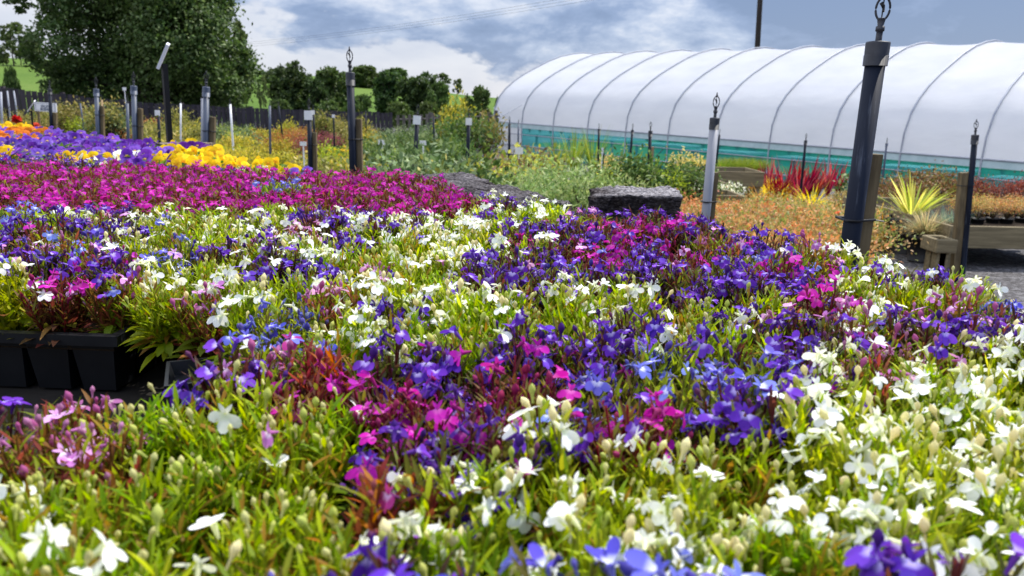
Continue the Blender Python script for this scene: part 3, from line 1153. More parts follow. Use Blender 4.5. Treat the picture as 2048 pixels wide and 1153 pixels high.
rough_block("peat_block", "black fibrous peat block with a pale top, squarish, behind the violet lobelia", "peat_block", (.262, 1.62, BENCH_Z + .052), (.096, .088, .052), R(-7), 3, "peat block")
va, vb = Vector((-.215, 2.06)), Vector((.055, 1.43))
mid = (va + vb) / 2
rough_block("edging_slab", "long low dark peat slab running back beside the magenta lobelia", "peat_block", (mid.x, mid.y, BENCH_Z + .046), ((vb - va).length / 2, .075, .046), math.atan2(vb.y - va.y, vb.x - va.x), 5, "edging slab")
va, vb = Vector((.30, 1.33)), Vector((.44, 1.06))
mid = (va + vb) / 2
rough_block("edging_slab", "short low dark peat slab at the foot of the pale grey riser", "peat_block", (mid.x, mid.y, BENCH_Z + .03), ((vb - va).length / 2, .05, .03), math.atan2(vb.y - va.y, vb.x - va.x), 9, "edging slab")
pa, pb = at(298, 300, 2.82), at(384, 300, 2.82)
rough_block("stone_block", "brown weathered stone block in front of the tall tilted sign's post", "weathered_block", ((pa.x + pb.x) / 2, 2.86, BENCH_Z + .058), ((pb.x - pa.x) / 2, .04, .058), R(-4), 12, "stone block", .003)
rough_block("stone_block", "brown weathered stone block behind the tall tilted sign's post", "weathered_block", ((pa.x + pb.x) / 2 - .01, 3.02, BENCH_Z + .056), ((pb.x - pa.x) / 2 - .003, .04, .056), R(-4), 15, "stone block", .003)

# bench under the bedding plants (dark timber deck on legs)
EDGE_R = [(.62, .02), (.60, .45), (.52, .80), (.46, 1.10), (.40, 1.30), (.36, 1.85), (-.10, 2.15), (-.33, 2.12), (-.80, 2.35), (-1.25, 3.10), (-2.05, 3.70), (-2.75, 4.35), (-3.6, 4.4), (-3.6, 1.5), (-1.6, .02)]
bm_pts = np.array(EDGE_R)
mb = MB()
nP = len(bm_pts)
cen = np.array([-.55, 1.3])
top = [(x, y_, BENCH_Z - .002) for x, y_ in bm_pts]
bot = [(x, y_, BENCH_Z - .05) for x, y_ in bm_pts]
ct, cb = (*cen, BENCH_Z - .002), (*cen, BENCH_Z - .05)
V = top + bot + [ct, cb]
F = []
for i in range(nP):
    j = (i + 1) % nP
    F.append((i, j, nP * 2, nP * 2))
    F.append((j, i, nP * 2 + 1, nP * 2 + 1))
    F.append((i + nP, j + nP, j, i))
mb.add(np.array(V), F, None, 0, False)
bench = thing("display_bench", "low dark timber bench carrying the trays of lobelia and violas", "bench", (-.55, 1.3, 0))
o = part("bench_top", mb, "dark_deck", bench)
o.location = (.55, -1.3, 0)
for x, y_ in ((.5, .1), (.34, 1.2), (.28, 1.7), (-.35, 1.95), (-1.3, 2.85), (-2.6, 4.0), (-3.3, 4.1), (-3.2, 1.6), (-1.4, .2)):
    mb = MB()
    mb.box((x + .55 - .03, y_ - 1.3 - .03, -.01), (x + .55 + .03, y_ - 1.3 + .03, BENCH_Z - .051))
    part("leg", mb, "bench_wood", bench)

# ------------------------------------------------------------------ fence
FP = [(-60, 172, 21), (0, 176, 21), (120, 188, 22), (240, 202, 23), (360, 209, 24), (500, 216, 25), (640, 221, 26), (785, 226, 27)]
pts = [at(*p) for p in FP]


def fence(points, label, mat, slat, gap, h, px_name="slat_fence", cols=True):
    c = points[0]
    root = thing(px_name, label, "fence", (c.x, c.y, c.z - h))
    O = Vector(root.location)
    mb = MB()
    rails = MB()
    posts = []
    r = random.Random(4)
    for a, b in zip(points[:-1], points[1:]):
        d = b - a
        L = math.hypot(d.x, d.y)
        n = max(1, int(L / (slat + gap)))
        dir2 = Vector((d.x, d.y, 0)).normalized()
        nr = Vector((-dir2.y, dir2.x, 0))
        for i in range(n):
            p = a + d * ((i + .5) / n) - O
            M_ = Matrix((dir2, nr, Vector((0, 0, 1)))).transposed().to_4x4()
            M_.translation = p
            dh = r.uniform(-.02, .02)
            mb.box((-slat / 2, -.01, -h - .4), (slat / 2, .01, dh), None, 0, M_)
        for hh in (-.15, -h * .62):
            p0, p1 = a - O + Vector((0, 0, hh)) + nr * .03, b - O + Vector((0, 0, hh)) + nr * .03
            rails.tube([p0, (p0 + p1) / 2, p1], .03, 4, smooth=False)
        posts.append(a)
    part("slat_panel", mb, mat, root)
    part("rail", rails, mat, root)
    for a in posts[1:]:
        m_ = MB()
        p = a - O
        m_.box((p.x - .05, p.y + .05, p.z - h - .4), (p.x + .05, p.y + .15, p.z + .05))
        part("post", m_, mat, root)
    return root


fence(pts, "long dark close boarded fence curving behind the nursery rows", "fence_wood", .13, .012, 1.25)
FP2 = [(790, 230, 25), (860, 228, 24.5), (925, 225, 24), (1000, 222, 24)]
fence([at(*p) for p in FP2], "dark picket fence with open gaps beside the tunnel end", "grey_fence_wood", .10, .11, 1.2, "picket_fence")


# ------------------------------------------------------------------ trees
def crown_from_lobes(lobes, n, leaf, cols, seed, clump=26, flat=.0):
    """leaf clumps through the outer part of overlapping lobes; lobes: (x,y,z,r)"""
    r = np.random.default_rng(seed)
    L = np.array(lobes, float)
    wts = L[:, 3] ** 2
    ncl = n // clump
    which = r.choice(len(L), ncl, p=wts / wts.sum())
    d = rand_dirs(ncl, .15, r)
    rad = L[which, 3] * r.uniform(.55, 1.04, ncl) ** .6
    Cc = L[which, :3] + d * rad[:, None]
    cs = L[which, 3] * r.uniform(.10, .22, ncl)
    tone = r.normal(1, .16, ncl)
    P = np.repeat(Cc, clump, 0) + r.normal(0, 1, (ncl * clump, 3)) * np.repeat(cs, clump)[:, None] * np.array([1, 1, .55])
    outw = nrm(np.repeat(d, clump, 0) + np.array([0, 0, .5]))
    D = nrm(rand_dirs(len(P), -.1, r) + outw * .5)
    Nn = nrm(outw + r.normal(0, .55, (len(P), 3)))
    C = pal(cols, len(P), r, .12) * np.repeat(tone, clump)[:, None]
    mb = MB()
    mb.leaves(P, D, Nn, leaf * r.uniform(.6, 1.25, len(P)), leaf * .8 * r.uniform(.7, 1.2, len(P)), np.clip(C, 0.004, 1), -.15, 2, [.35, 1.0, .1])
    return mb


def limb(mb, a, b, r0, r1, seed, k=8, wob=.06):
    r = np.random.default_rng(seed)
    a, b = np.array(a, float), np.array(b, float)
    t = np.linspace(0, 1, 7)[:, None]
    P = a + (b - a) * t + r.normal(0, 1, (7, 3)) * wob * np.linalg.norm(b - a) * np.sin(np.pi * t)
    mb.tube(P, np.linspace(r0, r1, 7), k)


# the big sycamore
YT = 30.0
LOBES = [(290, 60, 118), (200, 95, 88), (158, 105, 46), (395, 80, 82), (432, 140, 58), (330, 150, 95), (225, 165, 72), (152, 166, 40), (300, -70, 120), (195, -45, 78),
         (108, 20, 34), (84, 10, 20), (405, 10, 60), (452, 178, 42), (400, 190, 48), (250, 195, 46), (330, 200, 46), (470, 120, 30), (142, 145, 30), (160, 20, 40), (370, -30, 70), (476, 150, 24)]
lob = []
rr_ = random.Random(2)
tb = at(292, 232, YT)
gz = -1.0
for px, py, rp in LOBES:
    p = at(px, py, YT)
    rad = rp / FPX * YT
    lob.append((p.x - tb.x, rr_.uniform(-1, 1) * (2.2 - rad * .3), p.z - gz, rad))
syc = thing("sycamore_tree", "big dense dark sycamore overhanging the fence, by far the largest tree", "tree", (tb.x, YT, gz))
SYC = [(.036, .068, .014), (.050, .090, .018), (.072, .118, .026), (.12, .165, .06)]
part("crown", crown_from_lobes(lob, 96000, .13, SYC, 21, 26), "far_leaf", syc)
mb = MB()
limb(mb, (0, 0, 0), (.1, 0, 2.2), .34, .26, 1)
limb(mb, (.1, 0, 2.1), (-1.2, .3, 4.4), .2, .08, 2)
limb(mb, (.1, 0, 2.1), (.4, -.2, 5.6), .22, .08, 3)
limb(mb, (.1, 0, 2.0), (2.2, .2, 3.6), .18, .06, 4)
limb(mb, (-.9, .2, 4.0), (-3.9, .2, 4.95), .10, .03, 5)
limb(mb, (-2.2, .2, 4.6), (-4.1, .1, 4.4), .05, .015, 6)
limb(mb, (.0, 0, 2.2), (-2.6, -.2, 3.0), .14, .05, 7)
part("trunk", mb, "bark", syc)

# hedgerow and hill trees
VAR = {}


def far_tree_meshes(key, lobes, n, leaf, cols, seed, trunk_r=.035, limbs=()):
    cr = crown_from_lobes(lobes, n, leaf, cols, seed, 22).mesh(key + "_crown", "far_leaf")
    mb = MB()
    limb(mb, (0, 0, -.05), (0, 0, .55), trunk_r, trunk_r * .5, seed, 6, .03)
    for q in limbs or ((.2, .05, .7), (-.2, -.05, .68), (.05, .1, .8)):
        limb(mb, (0, 0, .4), q, trunk_r * .5, .006, seed + 3, 5)
    VAR[key] = (cr, mb.mesh(key + "_trunk", "bark"))


DG = [(.032, .060, .016), (.046, .082, .020), (.070, .11, .03)]
MG = [(.048, .085, .018), (.065, .11, .022), (.09, .13, .035)]
LG = [(.07, .105, .03), (.10, .14, .045), (.13, .16, .06)]


def rl(seed, n, w, zlo, zhi, r0, r1):
    r = random.Random(seed)
    out = [(0, 0, (zlo + zhi) / 2, r1)]
    for i in range(n):
        z = r.uniform(zlo, zhi)
        k = 1 - abs((z - (zlo + zhi) / 2) / (zhi - zlo)) * 1.1
        a = r.uniform(0, 6.28)
        out.append((math.cos(a) * w * k, math.sin(a) * w * k, z, r.uniform(r0, r1)))
    return out


far_tree_meshes("round_dark", rl(1, 14, .34, .14, .84, .12, .22), 7500, .060, DG, 31)
far_tree_meshes("round_mid", rl(2, 14, .32, .14, .84, .12, .21), 7500, .060, MG, 32)
far_tree_meshes("tall_dark", rl(3, 14, .20, .10, .88, .10, .17), 7000, .055, DG, 33)
far_tree_meshes("airy", rl(4, 12, .30, .35, .92, .05, .11), 2600, .05, LG, 34, .022, ((.25, .05, .85), (-.22, -.05, .8), (.05, .1, .93), (-.1, .05, .7), (.2, -.1, .65)))
far_tree_meshes("round_light", rl(7, 14, .33, .18, .84, .10, .19), 5500, .055, LG, 38, .03)
far_tree_meshes("low_bush", rl(5, 13, .50, .12, .70, .16, .28), 6000, .08, MG, 35, .02)


def far_tree(kind, px, ytop, ybase, wpx, Y, label, cat="tree", name=None, gz=None):
    p = at(px, ybase, Y)
    t_ = at(px, ytop, Y)
    H = (t_.z - p.z)
    z0 = p.z
    if gz is None:
        gz = min(z0, float(hill_z(p.x, Y)) if Y > 36 else float(ground_z(p.x, Y)))
    H = t_.z - gz
    root = thing(name or "hedgerow_tree", label, cat, (p.x, Y, gz), (0, 0, random.uniform(0, 6.28)), "trees along the far hedgerow" if cat == "tree" else None)
    cr, tr = VAR[kind]
    width = {"round_dark": 1.0, "round_mid": .96, "tall_dark": .66, "airy": .75, "round_light": .95, "low_bush": 1.4}[kind]
    sx = wpx / FPX * Y / width
    obj("crown", cr, root, None, None, (sx, sx, H * 1.02))
    obj("trunk", tr, root, None, None, (sx, sx, H))
    return root


far_tree("round_dark", 588, 120, 222, 102, 58, "broad dark tree in the hedgerow left of centre, crown narrowing upward")
far_tree("round_mid", 668, 136, 222, 78, 60, "mid green hedgerow tree partly hidden by the upright blue black riser")
far_tree("tall_dark", 632, 150, 222, 52, 56, "narrow dark tree wedged between the two broad hedgerow trees")
far_tree("tall_dark", 776, 134, 224, 62, 62, "tall dark oval tree right of the bright field gap")
far_tree("round_dark", 836, 140, 226, 88, 60, "dark hedgerow tree with leaning rounded top, right of the tall oval one")
far_tree("round_mid", 876, 165, 226, 56, 58, "lower green tree at the right end of the dark hedgerow group")
far_tree("airy", 882, 146, 200, 44, 120, "wispy thin crowned tree on the skyline behind the hedgerow")
far_tree("airy", 914, 158, 204, 28, 125, "small wispy skyline tree right of the bigger wispy one")
far_tree("round_mid", 952, 174, 224, 66, 50, "round bushy green tree close left of the tunnel")
far_tree("round_mid", 735, 132, 186, 74, 130, "broad skyline tree above the bright field gap")
far_tree("round_mid", 790, 136, 188, 62, 132, "skyline tree behind the tall dark oval tree")
far_tree("round_dark", 700, 138, 186, 60, 128, "dark skyline tree just behind the top of the upright riser")
far_tree("low_bush", 510, 140, 152, 60, 150, "low dark hedge clump on the hill skyline beside the sycamore", "bush", "hill_bush")
far_tree("low_bush", 545, 145, 160, 50, 120, "dark bush on the field edge by the broad dark tree", "bush", "hill_bush")
far_tree("airy", 527, 152, 216, 24, 50, "thin leafy sapling between the sycamore and the broad dark tree")
far_tree("low_bush", 722, 186, 224, 56, 55, "low dark bush under the bright field gap behind the riser", "bush", "hill_bush")
far_tree("low_bush", 700, 196, 224, 46, 52, "small dark bush at the riser below the field", "bush", "hill_bush")
far_tree("airy", 480, 46, 222, 62, 36, "pale airy tree showing at the right side of the sycamore", gz=-1.0)
far_tree("airy", 28, 44, 132, 56, 132, "pale airy tree on the left skyline before the field")
far_tree("round_light", 74, 58, 136, 52, 134, "mid green tree on the left skyline beside the sycamore")
far_tree("round_light", 6, 86, 132, 34, 133, "mid green tree cut by the left edge of the photo on the skyline")
far_tree("airy", 42, 92, 134, 40, 136, "short loose tree on the left skyline below the pale airy one")
far_tree("low_bush", 20, 128, 176, 38, 45, "dark bush in front of the left field above the fence", "bush", "hill_bush")
far_tree("low_bush", 105, 166, 186, 40, 40, "low dark bush under the left edge of the sycamore", "bush", "hill_bush")
far_tree("low_bush", 470, 188, 220, 70, 34, "dark undergrowth bush beneath the right side of the sycamore", "bush", "hill_bush")
far_tree("low_bush", 200, 180, 205, 120, 34, "dark undergrowth bush beneath the left half of the sycamore", "bush", "hill_bush")
far_tree("low_bush", 340, 188, 214, 120, 35, "dark undergrowth bush beneath the middle of the sycamore", "bush", "hill_bush")
far_tree("low_bush", 1000, 190, 226, 30, 40, "bush squeezed against the far end of the tunnel", "bush", "hill_bush")
for i, (px, yt, w_) in enumerate(((560, 196, 60), (650, 198, 70), (800, 200, 70), (860, 200, 60), (905, 208, 36))):
    far_tree("low_bush", px, yt, 226, w_, 48, ["dark hedge bush under the broad dark tree", "dark hedge bush under the narrow dark tree", "dark hedge bush under the tall oval tree",
             "dark hedge bush under the leaning rounded tree", "small hedge bush beside the green gap near the tunnel"][i], "bush", "hedge_bush")

# leafy bushes in pots by the tunnel end
for px, yt, yb, w_, Y, k, lab in ((900, 236, 285, 60, 15, "dark_green_shrub", "big leafy green bush left of the dark white tagged riser near the tunnel end"),
                                  (946, 244, 280, 50, 14, "dark_green_shrub", "big green bush just short of the tunnel end"),
                                  (912, 222, 270, 44, 17, "golden_shrub", "tall yellow green bush rising above the picket fence"),
                                  (972, 256, 290, 30, 15, "olive_shrub", "olive bush right against the tunnel's white corner panel")):
    p = at(px, yb, Y)
    t_ = at(px, yt, Y)
    g = float(ground_z(p.x, Y))
    s = (t_.z - g) / .62
    put_shrub(k, p.x, Y, s * .8, lab, "bush", None, sz=1.25)

# ------------------------------------------------------------------ utility pole and cables
pt, pb = at(1524, -60, 36), at(1514, 112, 36)
d = pt - pb
pb2 = pb - d * ((pb.z + 1.6) / d.z)
up = thing("utility_pole", "dark wooden utility pole rising behind the tunnel", "utility pole", pb2)
mb = MB()
Ld = pt + d * .8 - pb2
mb.tube([(0, 0, 0), Ld * .5, Ld], [.14, .125, .105], 12)
part("shaft", mb, "pole_wood", up)
mb = MB()
axes_box(mb, Ld * .97, Vector((.8, -.6, 0)), Vector((.6, .8, 0)), Vector((0, 0, 1)), .8, .05, .06)
part("crossarm", mb, "pole_wood", up)
for i, (ya, xb_) in enumerate(((80, 1010), (84, 1045), (89, 1082))):
    a, b = at(440, ya + 9, 70), at(xb_, 0, 44)
    b2 = b + (b - a) * .5
    mb = MB()
    pts_ = []
    for q in np.linspace(0, 1, 14):
        p = a.lerp(b2, q)
        p.z -= 4 * q * (1 - q) * .5
        pts_.append(tuple(p))
    mb.tube(pts_, .0065, 5)
    o = obj("overhead_cable", mb.mesh("overhead_cable", "cable"))
    tag(o, ["thin overhead cable crossing the sky, uppermost of the three", "thin overhead cable crossing the sky, between the other two", "thin overhead cable crossing the sky, lowest of the three"][i], "cable", "overhead cables crossing the sky")


# stock on benches inside the tunnel, seen through the netting
for i in range(9):
    tb = 9.2 - i * 1.62
    c = tun(tb, 1.25 + .25 * (i % 3), 0)
    root = thing("growing_bench", "pale topped growing bench dimly seen through the green tunnel net", "growing bench", tuple(c), (0, 0, math.atan2(AX[1], AX[0])), "benches inside the tunnel")
    mb = MB()
    mb.box((-BAY * .62, -.45, .34), (BAY * .62, .45, .39))
    part("bench_top", mb, "white_plastic", root)
    for sx in (-1, 1):
        for sy in (-1, 1):
            mb = MB()
            mb.box((sx * BAY * .55 - .03, sy * .38 - .03, -.02), (sx * BAY * .55 + .03, sy * .38 + .03, .339))
            part("leg", mb, "galvanised", root)
    if i % 4 != 1:
        for q in (-.7, -.25, .2, .65):
            p = c + AX * q * BAY * .8
            k = ["lime_shrub", "dark_green_shrub", "rose_bush", "grey_green_shrub"][(i + int(q * 10)) % 4]
            put_mesh_plant("tunnel_plant", SHRUB[k], p[0], p[1], .5, "leafy potted plant on a bench inside the tunnel behind the net", "potted plant", "plants inside the tunnel", c[2] + .42)


# ------------------------------------------------------------------ plants on the right hand side
def base_at(px, pytop, Y, h, zb=None):
    """stand the plant on the ground (or on a surface zb above it) so that its top shows at this pixel; the size it has at
    depth Y sets its apparent size"""
    global RATIO
    k = -(at(px, pytop, 1.0).z - CZ)
    Yn = Y
    for _ in range(12):
        g = float(ground_z(at(px, pytop, Yn).x, Yn)) + (zb or 0)
        Yn = (CZ - g) / max(.02, k + 1.12 * h / Y)
    RATIO = Yn / Y
    p = at(px, pytop, Yn)
    return p.x, p.y, float(ground_z(p.x, p.y)) + (zb or 0)


def stand(px, ptop, pbase, meshes, zb=0.0, wide=1.0):
    """place a plant so that it reaches from pbase (where it meets the ground, or a surface zb above it) up to ptop"""
    me = meshes[0][0] if isinstance(meshes[0], tuple) else meshes[0]
    zz = np.empty(len(me.vertices) * 3, np.float32)
    me.vertices.foreach_get("co", zz)
    hm = float(np.percentile(zz[2::3], 97))
    k = -(at(px, pbase, 1.0).z - CZ)
    Y = 6.0
    for _ in range(10):
        Y = (CZ - float(ground_z(at(px, pbase, Y).x, Y)) - zb) / max(.03, k)
    p = at(px, pbase, Y)
    q = (at(px, ptop, Y).z - p.z) / hm
    return p.x, p.y, p.z, (q * wide, q * wide, q)


RED_BLADE = [blade_mesh("red_blade", 48, .60, .034, [(.17, .012, .025), (.24, .025, .04), (.11, .012, .025), (.32, .09, .08)], 300 + i, .45, -.15) for i in range(3)]
GOLD_BLADE = [blade_mesh("gold_blade", 140, .30, .013, [(.62, .42, .03), (.50, .36, .03), (.66, .50, .10)], 310 + i, .95, -.5) for i in range(2)]
TAN_BLADE = [blade_mesh("tan_blade", 160, .30, .010, [(.42, .22, .06), (.55, .33, .10), (.34, .14, .05), (.45, .36, .10)], 320 + i, 1.0, -.5) for i in range(2)]
BUFF_TUFT = [blade_mesh("buff_tuft", 620, .20, .0046, [(.40, .31, .19), (.50, .40, .26), (.28, .22, .13), (.22, .24, .14)], 330 + i, 1.5, -.35, 4, .02) for i in range(2)]
BLUE_TUFT = [blade_mesh("blue_tuft", 620, .24, .0048, [(.14, .22, .20), (.20, .29, .25), (.10, .16, .13), (.26, .33, .26)], 340 + i, 1.1, -.5, 4, .02) for i in range(2)]
YUCCA = [blade_mesh("yucca_blade", 60, .40, .019, [(.54, .52, .13), (.62, .58, .20), (.36, .40, .09), (.26, .33, .07)], 350, 1.25, -.12, 4, .015)]
REED = [blade_mesh("reed_blade", 120, .95, .016, [(.16, .24, .04), (.22, .30, .05), (.30, .32, .07), (.12, .18, .03)], 360 + i, .33, -.18, 5, .10) for i in range(2)]
SEDGE = [blade_mesh("sedge_blade", 400, .30, .006, [(.08, .13, .018), (.12, .17, .025), (.17, .20, .04)], 370, .5, -.3, 4, .12)]

# tall reeds by the tunnel
for px, pt, pb_, lab in ((1146, 272, 352, "clump of tall upright green reeds, left one of the two before the net"), (1186, 268, 352, "clump of tall upright green reeds, right one of the two before the net"), (1114, 288, 352, "shorter loose reed clump at the left of the tall reeds")):
    x, y, z, q = stand(px, pt - 6, pb_, REED, 0, .95)
    put_mesh_plant("reed_clump", REED, x, y, q, lab, "reeds", "tall reeds before the net", z)

# feathery shrubs in the middle, right behind the peat slab
FERN = SHRUB["fern_shrub"]
for i, (px, py, Y, s) in enumerate(((1075, 345, 2.9, .62), (1135, 328, 3.1, .75), (1190, 332, 3.0, .70), (1115, 350, 2.6, .55), (1040, 352, 2.7, .5), (1165, 356, 2.5, .5), (1215, 345, 3.3, .6), (1090, 318, 3.9, .7), (1150, 312, 4.1, .8), (985, 352, 2.75, .45))):
    x, y, z = base_at(px, py, Y, .5 * s)
    put_mesh_plant("feathery_shrub", FERN, x, y, (s, s, s * 1.0), "soft feathery grey green shrub behind the dark peat slab and block", "shrub", "feathery shrubs behind the peat slab", z)
VAR_S = SHRUB["variegated_shrub"]
for i, (px, py, Y, s) in enumerate(((965, 322, 3.8, .62), (1010, 312, 4.2, .7), (1050, 306, 4.6, .75), (1000, 338, 3.3, .5), (950, 345, 3.0, .5), (1065, 292, 5.6, .8), (1030, 332, 3.5, .6))):
    x, y, z = base_at(px, py, Y, .42 * s)
    put_mesh_plant("variegated_shrub", VAR_S, x, y, s, "yellow and bronze variegated shrub left of the feathery shrubs", "shrub", "variegated shrubs left of the feathery ones", z)
for i, (px, py, Y, s, k) in enumerate(((885, 315, 3.6, .8, "grey_green_shrub"), (840, 300, 4.0, .85, "grey_green_shrub"), (790, 292, 4.3, .9, "grey_green_shrub"), (925, 300, 4.4, .85, "dark_green_shrub"), (905, 338, 3.1, .6, "grey_green_shrub"), (850, 335, 3.2, .65, "grey_green_shrub"), (800, 330, 3.3, .65, "grey_green_shrub"), (760, 320, 3.5, .65, "lime_shrub"))):
    x, y, z = base_at(px, py, Y, TYPES[k][1] * s)
    put_mesh_plant(k, SHRUB[k], x, y, s, {"grey_green_shrub": "leafy grey green shrub behind the magenta lobelia and peat slab", "dark_green_shrub": "glossy dark green bush rising behind the grey green shrubs", "lime_shrub": "lime shrub just right of the upright blue black riser's stake"}[k], "shrub", "leafy shrubs behind the magenta lobelia" if k == "grey_green_shrub" else None, z)

# timber planters with hydrangea like plants before the net
def planter(px0, px1, pytop, Y, dep, h, label, zlift=0, legs=False):
    a, b = at(px0, pytop, Y), at(px1, pytop, Y)
    zt = a.z
    x0, x1 = a.x, b.x
    cx, cy = (x0 + x1) / 2, Y + dep / 2
    g = float(ground_z(cx, cy))
    root = thing("timber_planter", label, "planter", (cx, cy, g))
    w = (x1 - x0) / 2
    zt -= g
    for nm, lo, hi in (("front_board", (-w, -dep / 2, zt - h), (w, -dep / 2 + .025, zt)), ("back_board", (-w, dep / 2 - .025, zt - h), (w, dep / 2, zt)),
                       ("side_board", (-w, -dep / 2 + .026, zt - h), (-w + .025, dep / 2 - .026, zt)), ("side_board", (w - .025, -dep / 2 + .026, zt - h), (w, dep / 2 - .026, zt))):
        mb = MB()
        mb.box(lo, hi)
        o = part(nm, mb, "bench_wood", root)
        bv = o.modifiers.new("bevel", 'BEVEL')
        bv.width = .004
    mb = MB()
    mb.box((-w + .027, -dep / 2 + .027, zt - h + .01), (w - .027, dep / 2 - .027, zt - .05))
    part("soil", mb, "soil", root)
    for sx in (-1, 1):
        for sy in (-1, 1):
            mb = MB()
            lw = .03
            Mx = Matrix.Rotation(R(-7 * sx) if legs else 0, 4, 'Y')
            Mx.translation = Vector((sx * (w - .06), sy * (dep / 2 - .06), zt - h - .002))
            mb.box((-lw, -lw, -(zt - h) - .02), (lw, lw, 0), None, 0, Mx)
            part("leg", mb, "bench_wood", root)
    return root, cx, cy, g + zt


planter(1232, 1480, 370, 7.7, .75, .19, "low timber planter with green and white plants behind the square peat block")
planter(1395, 1530, 342, 9.6, .8, .19, "farther low timber planter holding the block of dark sedge")
planter(1300, 1490, 388, 6.6, .5, .17, "nearer low timber planter just behind the pale grey riser")
for i, (px, py, Y, s, k) in enumerate(((1235, 322, 6.2, .62, "dark_green_shrub"), (1262, 316, 6.3, .68, "dark_green_shrub"), (1290, 320, 6.2, .64, "dark_green_shrub"), (1325, 318, 6.2, .66, "dark_green_shrub"), (1352, 326, 6.1, .6, "dark_green_shrub"), (1395, 330, 6.2, .55, "dark_green_shrub"))):
    x, y, z = base_at(px, py, Y, TYPES[k][1] * s * .9, .28)
    put_mesh_plant("leafy_shrub", SHRUB["lime_shrub" if i % 3 == 0 else k], x, y, s, "round leafy green plant in the row before the tunnel net", "shrub", "leafy green plants in the planter before the net", z)
for px, py, Y, s, lab in ((1372, 306, 6.6, .62, "rounded cream gold shrub before the net, larger left one"), (1400, 318, 6.4, .45, "rounded cream gold shrub touching the pale grey riser"), (1222, 312, 6.9, .4, "cream topped shrub at the foot of the reeds")):
    x, y, z = base_at(px, py, Y, .5 * s)
    put_mesh_plant("cream_shrub", [shrub_mesh("cream", .32, .5, 1300, [(.58, .44, .13), (.66, .52, .22), (.45, .36, .08)], .05, .026, int(px))], x, y, s, lab, "shrub", None, z)
for i, px in enumerate((1440, 1458, 1476, 1494, 1512, 1450, 1468, 1486, 1504)):
    x, y, z, q = stand(px, 319 if i < 5 else 316, 345 if i < 5 else 342, SEDGE, .28, 1.5)
    put_mesh_plant("sedge_clump", SEDGE, x, y, q, "dark green sedge clump in the block before the net", "sedge", "dark green sedges in the far planter", z)
WHITE_B = [shrub_mesh("white_bloom", .3, .36, 420, [(.12, .17, .05), (.18, .23, .08)], .04, .02, 900 + i, bloom=([(.80, .78, .70), (.72, .70, .58)], 55, .034)) for i in range(2)]
for px, py, Y, s in ((1345, 366, 5.2, .42), (1378, 362, 5.3, .45), (1310, 372, 5.0, .36), (1446, 362, 5.2, .40), (1466, 364, 5.2, .36), (1405, 368, 5.0, .36)):
    x, y, z = base_at(px, py, Y, .36 * s, .22)
    put_mesh_plant("white_flowering_plant", WHITE_B, x, y, s, "small white flowering plant in the planter beside the pale grey riser", "flowering plant", "white flowering plants in the planter", z)
for px, py, Y, s in ((1265, 372, 4.6, .34), (1300, 374, 4.4, .36), (1235, 380, 4.2, .3)):
    x, y, z = base_at(px, py, Y, .6 * s)
    put_mesh_plant("buff_plant", SHRUB["buff_shrub"], x, y, s, "buff coloured low plant just behind the square peat block", "plant", "buff plants behind the square peat block", z)

# red spiky grasses, gold grasses, orange ground cover
for i, (px, pt, pb_, w_) in enumerate(((1508, 344, 398, 1), (1536, 326, 402, .8), (1566, 322, 412, .8), (1590, 330, 406, .8), (1612, 316, 404, .75), (1630, 334, 400, .9), (1552, 350, 414, 1), (1596, 348, 416, .9), (1655, 322, 392, .8), (1676, 330, 390, .9))):
    x, y, z, q = stand(px, pt - 4, pb_, RED_BLADE, 0, w_)
    put_mesh_plant("red_spiky_grass", RED_BLADE, x, y, q, "upright spiky red bladed plant in the group behind the gold grasses" if px < 1645 else "upright spiky red bladed plant close left of the thick leaning riser", "spiky plant", "spiky red plants in the main group" if px < 1645 else "spiky red plants by the leaning riser", z)
for i, (px, pt, pb_, w_) in enumerate(((1502, 372, 414, 1.0), (1538, 362, 410, .9), (1522, 386, 424, 1.0), (1558, 372, 414, .9), (1622, 380, 430, .95))):
    ms = TAN_BLADE if i in (0, 2) else GOLD_BLADE
    x, y, z, q = stand(px, pt, pb_, ms, 0, w_ * .8)
    put_mesh_plant("gold_grass", ms, x, y, q, ["tan arching grass left of the gold grass before the red spiky plants", "gold arching grass in front of the left red spiky plants", "small tan grass lying in front of the gold one", "gold tinted grass between the two gold tufts",
                   "brightest yellow arching grass tuft below the red spiky plants"][i], "ornamental grass", None, z)
ORANGE = [shrub_mesh("orange_cover", .20, .15, 3400, [(.52, .21, .08), (.56, .29, .13), (.44, .15, .06), (.40, .27, .10), (.24, .22, .06)], .0105, .0065, 700 + i, 34, .6, lift=.45) for i in range(3)]
ORANGE_G = [shrub_mesh("green_cover", .20, .15, 2600, [(.18, .22, .05), (.27, .28, .07), (.46, .28, .11), (.36, .20, .09)], .0105, .006, 720 + i, 34, .6, lift=.45, bloom=([(.62, .10, .03), (.66, .18, .05)], 10, .011)) for i in range(2)]
r = random.Random(5)
rows_o = [(404, 3.05, 1345, 1680, 42), (416, 2.75, 1345, 1670, 44), (432, 2.45, 1345, 1660, 48), (450, 2.15, 1345, 1650, 50), (470, 1.9, 1350, 1640, 54)]
for py, Y, x0, x1, st in rows_o:
    px = x0 + r.uniform(0, 20)
    while px < x1:
        x, y, z = base_at(px, py, Y + r.uniform(-.1, .1), .15)
        g = (py < 420 and 1480 < px < 1620) or px > 1625 or r.random() < .27
        put_mesh_plant("orange_heuchera" if not g else "bronze_heuchera", ORANGE_G if g else ORANGE, x, y, r.uniform(.85, 1.15),
                       "green bronze low plant with red specks among the orange ones" if g else "low orange leaved plant beyond the violet lobelia, right of the peat block", "bedding plant",
                       "green bronze low plants among the orange ones" if g else "low orange plants beyond the bed", z)
        px += st * r.uniform(.8, 1.15)
